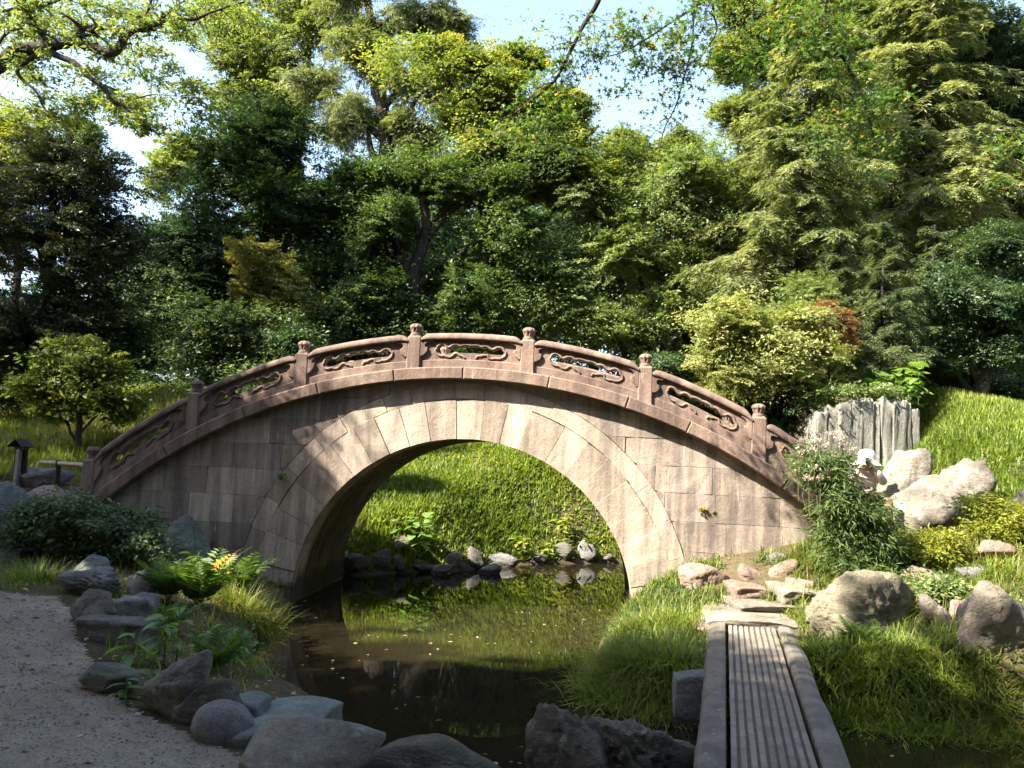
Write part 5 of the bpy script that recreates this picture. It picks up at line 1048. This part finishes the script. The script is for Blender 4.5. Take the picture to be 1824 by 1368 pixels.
def flowers(parent, spots, Y, n, seed):
    rng = np.random.default_rng(seed); b = np.array(parent.location)
    for (x, y, r) in spots:
        c = at(x, y, Y + rng.uniform(-.25, .25)); m = n; P = c + rng.normal(size=(m, 3)) * np.array([r, r, r * .5]) / F * Y * .6; V, Q = leaf_quads(P, rng.normal(size=(m, 3)), rng.normal(size=(m, 3)) + [0, 0, 1.], rng.uniform(.016, .030, m), rng.uniform(.012, .022, m))
        st = np.linspace(c, c + np.array([rng.uniform(.0, .15), .05, -.45]), 5); a = Acc(); a.add(V - b, Q, rng.random(m)); f = a.build('flower_head', M['flower'], parent); f['kind'] = 'stuff'
        tv, tq = tube(st, .004, 4); aa = Acc(); aa.add(tv - b, tq); aa.build('stalk', M['twig'], f)
flowers(fb, [(1440, 768, 9), (1455, 782, 10), (1427, 785, 7), (1480, 772, 9), (1498, 778, 8), (1502, 790, 8), (1470, 795, 10), (1445, 800, 10), (1425, 805, 8), (1460, 815, 10), (1485, 812, 9), (1432, 825, 8), (1450, 832, 9), (1420, 822, 6), (1475, 838, 8), (1515, 800, 7), (1462, 850, 8), (1490, 868, 9), (1502, 885, 10), (1510, 900, 9), (1440, 850, 7), (1495, 770, 6), (1418, 840, 6)], 9.35, 46, 5)
bush('yellow_bush', 'low yellow green bush right of the flowering bush', 'bush', [(1640, 970, 50, 28), (1600, 990, 30, 20), (1690, 985, 30, 18)], 9.7, 'l_yellow', 130, 80, .15, .05, .018, 904, stems=14, rad=.006, shell=.4)
bush('yellow_bush', 'yellow green bush at the right edge above the pinkish slab', 'bush', [(1800, 915, 50, 26), (1770, 940, 30, 18), (1840, 950, 40, 24)], 9.9, 'l_yellow', 120, 80, .15, .05, .018, 905, stems=14, rad=.006, shell=.4)
bush('leafy_bush', 'low green plant at the foot of the flowering bush on the right', 'bush', [(1560, 1035, 30, 16), (1630, 1040, 25, 14)], 9.0, 'l_mid', 60, 60, .14, .06, .02, 906, stems=8, rad=.006)
bush('leafy_bush', 'leafy ground plants around the whitish knobbly stone', 'bush', [(1650, 1050, 22, 14), (1690, 1050, 25, 14), (1630, 1110, 20, 12)], 8.2, 'l_light', 70, 50, .12, .05, .02, 907, stems=8, rad=.005)
bush('leafy_bush', 'low light green leaves on the waterside behind the rocks', 'bush', [(400, 1150, 30, 20), (380, 1180, 30, 18), (430, 1215, 25, 10)], 7.3, 'l_broad', 80, 50, .11, .045, .025, 908, stems=8, rad=.005, shell=.2)
bush('wall_sprig', 'small leafy sprig growing from a joint of the left wall', 'plant', [(503, 848, 5, 4), (508, 853, 3, 3)], 10.55, 'l_broad', 8, 12, .025, .05, .03, 909, stems=2, rad=.003)
bush('wall_sprig', 'tiny sprig above the leafy one on the left wall', 'plant', [(515, 802, 4, 2)], 10.55, 'l_broad', 4, 8, .02, .035, .018, 910, stems=1, rad=.002)
bush('wall_moss', 'patch of green moss on the right bridge wall', 'moss', [(1248, 906, 14, 2), (1275, 911, 14, 2)], 10.235, 'l_yellow', 26, 40, .022, .02, .012, 911, stems=1, rad=.002, shell=.1)

# fallen leaves, gravel
def litter(name, label, n, sampler, mat, size, seed, z=None, cat='leaves'):
    rng = np.random.default_rng(seed); x, y = sampler(rng, n); zz = np.full(len(x), z) if z is not None else height(x, y) + .012; m = len(x); D = rng.normal(size=(m, 3)) * [1, 1, .02 if z is not None else .15]; s = size * rng.uniform(.5, 1.3, m)
    V, Q = leaf_quads(np.stack([x, y, zz], -1), D, np.tile([0, 0, 1.], (m, 1)) + rng.normal(size=(m, 3)) * (.02 if z is not None else .25), s, s * .55); V[:, 2] = np.maximum(V[:, 2], .003) if z is not None else V[:, 2]
    tag(mesh(name, V, [Q], M[mat], None, rng.random(m)), label, cat, kind='stuff')
def on_pond(rng, n):
    x = rng.uniform(-3, 3, n * 6); y = rng.uniform(5, 15, n * 6); ok = (sdist(x, y) > .08) & (noise2(x, y, .8, 4) > -.12); return x[ok][:n], y[ok][:n]
def on_path(rng, n):
    x = rng.uniform(-8, 0, n * 3); y = rng.uniform(2.5, 9.5, n * 3); ok = (sdist(x, y, PATH) > .02); return x[ok][:n], y[ok][:n]
def on_soil(rng, n):
    x = rng.uniform(-7, 6, n * 5); y = rng.uniform(5, 11.5, n * 5); ok = (sdist(x, y) < -.03) & ~in_bridge(x, y); return x[ok][:n], y[ok][:n]
litter('fallen_leaves', 'dead leaves floating on the pond', 150, on_pond, 'dead', .05, 71, .006)
litter('fallen_leaves', 'small dead leaves scattered on the gravel path', 260, on_path, 'dead', .045, 72)
litter('fallen_leaves', 'dead leaves lying on the soil of both banks', 1500, on_soil, 'dead', .055, 73)
def gravel():
    rng = np.random.default_rng(9); x, y = on_path(rng, 20000); z = height(x, y) + .008; n = len(x); s = rng.uniform(.003, .010, n) * (1 + (rng.random(n) < .03) * 1.2); a = rng.uniform(0, 6.28, n)
    D = np.array([[1, 0, 0], [0, 1, 0], [-1, 0, 0], [0, -1, 0], [0, 0, .7]]); V = np.repeat(np.stack([x, y, z], -1)[:, None], 5, 1); R_ = np.stack([np.cos(a), np.sin(a)], -1)
    X = D[None, :, 0] * R_[:, :1] - D[None, :, 1] * R_[:, 1:]; Y_ = D[None, :, 0] * R_[:, 1:] + D[None, :, 1] * R_[:, :1]; off = np.stack([X * rng.uniform(.7, 1.4, (n, 1)), Y_, np.broadcast_to(D[None, :, 2], X.shape)], -1) * s[:, None, None]
    b = np.arange(n)[:, None] * 5; T = np.concatenate([b + np.array([[i, (i + 1) % 4, 4]]) for i in range(4)])
    tag(mesh('gravel', (V + off).reshape(-1, 3), [T], M['gravel'], None, np.tile(rng.random(n), 4)), 'loose grey gravel grains strewn over the path', 'gravel', kind='stuff')
def gravel_mat():
    m, nt, p = new_mat('gravel_grain'); a = nt.nodes.new('ShaderNodeAttribute'); a.attribute_name = 'tint'
    nt.links.new(ramp(nt, a.outputs['Fac'], [(0, (.09, .075, .062)), (.6, (.21, .185, .155)), (1, (.36, .33, .29))]), p.inputs['Base Color']); p.inputs['Roughness'].default_value = .9; return m
M['gravel'] = gravel_mat(); gravel()

# ------------------------------------------------------------------ sign, bamboo, log
def box(bm, c, sx, sy, sz, rot=None):
    m = Matrix.Translation(c) @ (rot.to_4x4() if rot else Matrix()) @ Matrix.Diagonal((sx, sy, sz, 1)); r = bmesh.ops.create_cube(bm, size=1, matrix=m); return r['verts']
def box_obj(name, c, sx, sy, sz, mat, parent, rot=None, bev=.006):
    bm = bmesh.new(); box(bm, c, sx, sy, sz, rot); bmesh.ops.bevel(bm, geom=bm.edges[:], offset=bev, segments=1, affect='EDGES'); return bm_obj(name, bm, M[mat], parent)
def sign():
    Y = 12.0; b = at(30, 868, Y); z0 = H(b[0], b[1]); e = empty('roofed_sign', (b[0], Y, z0), -.35); tag(e, 'dark wooden notice board with a little gable roof at the left edge', 'sign')
    top = at(30, 782, Y)[2] - z0; zb = at(30, 852, Y)[2] - z0
    box_obj('post', Vector((.015, -.03, (top - .15) / 2 - .1)), .07, .06, top - .15 + .2, 'wood_l', e)
    box_obj('board', Vector((0, .02, (zb + top - .10) / 2)), .25, .03, top - .10 - zb, 'wood', e)
    for s in (-1, 1): box_obj('roof_board', Vector((s * .075, 0, top - .055)), .19, .20, .022, 'wood', e, Matrix.Rotation(s * .62, 3, 'Y'))
sign()
def cyl(name, a, b, r, mat, parent, n=14, nodes=0, r1=None):
    P = np.linspace(a, b, 24); rr = np.linspace(r, r1 or r, 24)
    if nodes: rr = rr * (1 + .10 * np.exp(-((np.linspace(0, nodes, 24) % 1 - .5) / .06) ** 2))
    V, Q = tube(P, rr, n); m = len(V); return mesh(name, V, [Q, np.arange(n)[None], np.arange(m - n, m)[None, ::-1]], M[mat], parent, smooth=False)
def bamboo_rail():
    a, b = at(74, 823, 11.9), at(158, 829, 11.6); e = empty('bamboo_rail', a); tag(e, 'bamboo pole lashed to a short post left of the first railing post', 'rail')
    cyl('pole', np.zeros(3), b - a, .030, 'bamboo', e, nodes=2); p = a + (b - a) * .33; z = H(p[0], p[1]); d = p - a
    cyl('post', np.array([d[0], d[1] + .05, z - a[2] - .1]), np.array([d[0], d[1] + .05, .02]), .035, 'wood', e)
    t = np.linspace(0, 4 * math.pi, 40); V, Q = tube(np.stack([d[0] + .01 * t / 6, d[1] + .02 + .06 * np.cos(t), d[2] + .045 * np.sin(t)], -1), .006, 5); mesh('rope', V, [Q], M['wood'], e)
bamboo_rail()
def bamboo_post():
    b = at(1584, 920, 10.8); t = at(1582, 886, 10.8); e = empty('bamboo_post', b); tag(e, 'short red brown bamboo stump in front of the tall whitish rock', 'post'); z = H(b[0], b[1]) - b[2] - .1
    P = np.linspace([0, 0, z], t - b, 16); V, Q = tube(P, .062 * np.ones(16), 16); V2, Q2 = tube(P[8:], .048 * np.ones(8), 16); mesh('culm', np.concatenate([V, V2]), [np.concatenate([Q, Q2[:, ::-1] + len(V)]), np.array([[15 * 16 + i, 15 * 16 + (i + 1) % 16, len(V) + 7 * 16 + (i + 1) % 16, len(V) + 7 * 16 + i] for i in range(16)])], M['bamboo_r'], e, smooth=True)
    V, Q = tube(np.array([[0, 0, z * .3 - .0], [0, 0, z * .3 + .02]]), .068, 16); mesh('node_ring', V, [Q], M['bamboo_r'], e)
bamboo_post()
lg = cyl('fallen_log', at(592, 972, 13.9), at(642, 1004, 13.6), .07, 'wood_l', None, r1=.055); tag(lg, 'grey log leaning on the rocks behind the left pier', 'log')

# ------------------------------------------------------------------ the photographer
M['skin'] = plain_mat('skin', (.48, .30, .22), .55, .35, .06, 30); M['shirt'] = plain_mat('pale_pink_cloth', (.66, .52, .50), .9, .1, .08, 40); M['trousers'] = plain_mat('dark_cloth', (.06, .055, .06), .9, .1, .15, 40)
M['hat'] = plain_mat('white_cloth', (.80, .78, .74), .9, .1, .05, 40); M['hair'] = plain_mat('dark_hair', (.03, .022, .018), .6, .3, .3, 60); M['black'] = plain_mat('black_plastic', (.015, .015, .017), .4, .5, .2, 50); M['glass'] = plain_mat('lens_glass', (.01, .012, .02), .05, .8, .1, 5)
def skinned(name, verts, edges, rads, mat, parent, root=0, sub=2):
    me = bpy.data.meshes.new(name); me.from_pydata(verts, edges, []); me.materials.append(M[mat]); o = bpy.data.objects.new(name, me); COL.objects.link(o); o.parent = parent
    sk = o.modifiers.new('Skin', 'SKIN'); sk.use_smooth_shade = True
    for k, v in enumerate(me.skin_vertices[0].data):
        r = rads[k]; v.radius = r if isinstance(r, tuple) else (r, r); v.use_root = (k == root)
    o.modifiers.new('Sub', 'SUBSURF').levels = sub; o.modifiers['Sub'].render_levels = sub; return o
def person():
    Y = 11.95; x = at(1543, 830, Y)[0]; z0 = H(x, Y); e = empty('person', (x, Y, z0), -.35); top = at(1543, 803, Y)[2] - z0 - .03
    k = top / 1.60; tag(e, 'person in a white sun hat and pale pink top taking a photo behind the bush', 'person'); s = lambda *p: (p[0] * k, p[1] * k, p[2] * k)
    V = [s(0, 0, .86), s(0, -.01, 1.02), s(0, -.05, 1.20), s(0, -.07, 1.31), s(0, -.09, 1.37), s(0, -.11, 1.45), s(0, -.10, 1.53)]; E_ = [(i, i + 1) for i in range(6)]; Rr = [(.13, .10), (.12, .095), (.14, .10), (.055, .055), (.06, .065), (.075, .09), (.07, .085)]
    V.append(s(0, -.215, 1.45)); E_.append((5, 7)); Rr.append(.014)
    arms = []
    for sd in (-1, 1):
        b = len(V); V += [s(sd * .16, -.06, 1.27), s(sd * .27, -.16, 1.10), s(sd * .10, -.33, 1.36), s(sd * .07, -.36, 1.42)]; E_ += [(2, b), (b, b + 1), (b + 1, b + 2), (b + 2, b + 3)]; Rr += [.055, .042, .030, (.035, .02)]
        for f, (dx, dz, ln) in enumerate(((.012, .035, .07), (.004, .020, .08), (-.004, .004, .078), (-.012, -.012, .06))):
            c = len(V); h0 = V[b + 3]; V += [(h0[0] - sd * .02, h0[1] - .02, h0[2] + dz), (h0[0] - sd * (.02 + ln * .5), h0[1] - .05, h0[2] + dz), (h0[0] - sd * (.02 + ln * .9), h0[1] - .03, h0[2] + dz)]; E_ += [(b + 3, c), (c, c + 1), (c + 1, c + 2)]; Rr += [.009, .009, .007]
        c = len(V); h0 = V[b + 3]; V += [(h0[0] - sd * .02, h0[1] + .02, h0[2] - .02), (h0[0] - sd * .05, h0[1] + .015, h0[2] - .015)]; E_ += [(b + 3, c), (c, c + 1)]; Rr += [.010, .009]
        l = len(V); V += [s(sd * .09, 0, .80), s(sd * .10, -.03, .46), s(sd * .10, .02, .09), s(sd * .11, -.14, .03)]; E_ += [(0, l), (l, l + 1), (l + 1, l + 2), (l + 2, l + 3)]; Rr += [.085, .06, .04, .035]
    skinned('body', V, E_, Rr, 'skin', e)
    V = [s(0, 0, .84), s(0, -.01, 1.02), s(0, -.05, 1.20), s(0, -.07, 1.29)]; E_ = [(0, 1), (1, 2), (2, 3)]; Rr = [(.16, .13), (.145, .12), (.165, .125), (.08, .08)]
    for sd in (-1, 1): b = len(V); V += [s(sd * .165, -.06, 1.27), s(sd * .275, -.16, 1.10), s(sd * .13, -.305, 1.31)]; E_ += [(2, b), (b, b + 1), (b + 1, b + 2)]; Rr += [.075, .06, .05]
    skinned('shirt', V, E_, Rr, 'shirt', e)
    V = [s(0, 0, .88)]; E_ = []; Rr = [(.155, .125)]
    for sd in (-1, 1): b = len(V); V += [s(sd * .09, 0, .78), s(sd * .10, -.03, .46), s(sd * .10, .02, .08)]; E_ += [(0, b), (b, b + 1), (b + 1, b + 2)]; Rr += [.105, .08, .06]
    skinned('trousers', V, E_, Rr, 'trousers', e)
    hd = np.array(s(0, -.10, 1.50)); n = 28; a = np.linspace(0, 2 * math.pi, n, endpoint=False); prof = [(.205, -.075), (.20, -.065), (.115, -.01), (.118, .03), (.112, .085), (.085, .12), (.04, .135)]; Vh = []
    for r, z in prof: Vh.append(np.stack([r * np.cos(a), r * 1.12 * np.sin(a), np.full(n, z) - (.05 * np.maximum(np.sin(a), 0) if r > .15 else 0) - (.02 * np.abs(np.cos(a)) if r > .15 else 0)], -1))
    i = np.arange(len(prof) - 1)[:, None] * n; j = np.arange(n)[None]; Q = np.stack([i + j, i + (j + 1) % n, i + n + (j + 1) % n, i + n + j], -1).reshape(-1, 4)
    mesh('hat', np.concatenate(Vh) + hd, [Q, (np.arange(n) + (len(prof) - 1) * n)[None]], M['hat'], e, smooth=True)
    t = np.linspace(-1.2, 1.2, 14) + math.pi / 2; Vf = np.concatenate([np.stack([.135 * np.cos(t), .15 * np.sin(t), np.full(14, -.02)], -1), np.stack([.15 * np.cos(t), .17 * np.sin(t), np.full(14, -.16)], -1), np.stack([.17 * np.cos(t), .18 * np.sin(t), np.full(14, -.27)], -1)])
    q = np.arange(13); mesh('neck_flap', Vf + hd, [np.concatenate([np.stack([q, q + 1, q + 15, q + 14], -1), np.stack([q + 14, q + 15, q + 29, q + 28], -1)])], M['hat'], e, smooth=True)
    D, Fc = ICO[3]; keep = D[Fc].mean(1); f = Fc[(keep[:, 1] > -.25)]; mesh('hair', D * np.array([.092, .108, .115]) + hd + np.array([0, .012, -.05]), [f], M['hair'], e, smooth=True)
    cm = empty('camera_in_hands', (x, Y, z0), -.35); tag(cm, 'black camera held up to the face of the person in the white hat', 'camera'); c = np.array(s(0, -.30, 1.44))
    box_obj('camera_body', Vector(c), .13, .05, .085, 'black', cm, None, .01); box_obj('prism', Vector(c + [0, 0, .052]), .05, .045, .03, 'black', cm, None, .008)
    cyl('lens_barrel', c + [0, -.02, 0], c + [0, -.12, 0], .036, 'black', cm, 20); V, Q = tube(np.array([c + [0, -.112, 0], c + [0, -.1215, 0]]), [.030, .028], 20); mesh('front_lens', V, [Q, np.arange(20, 40)[None]], M['glass'], cm)
person()
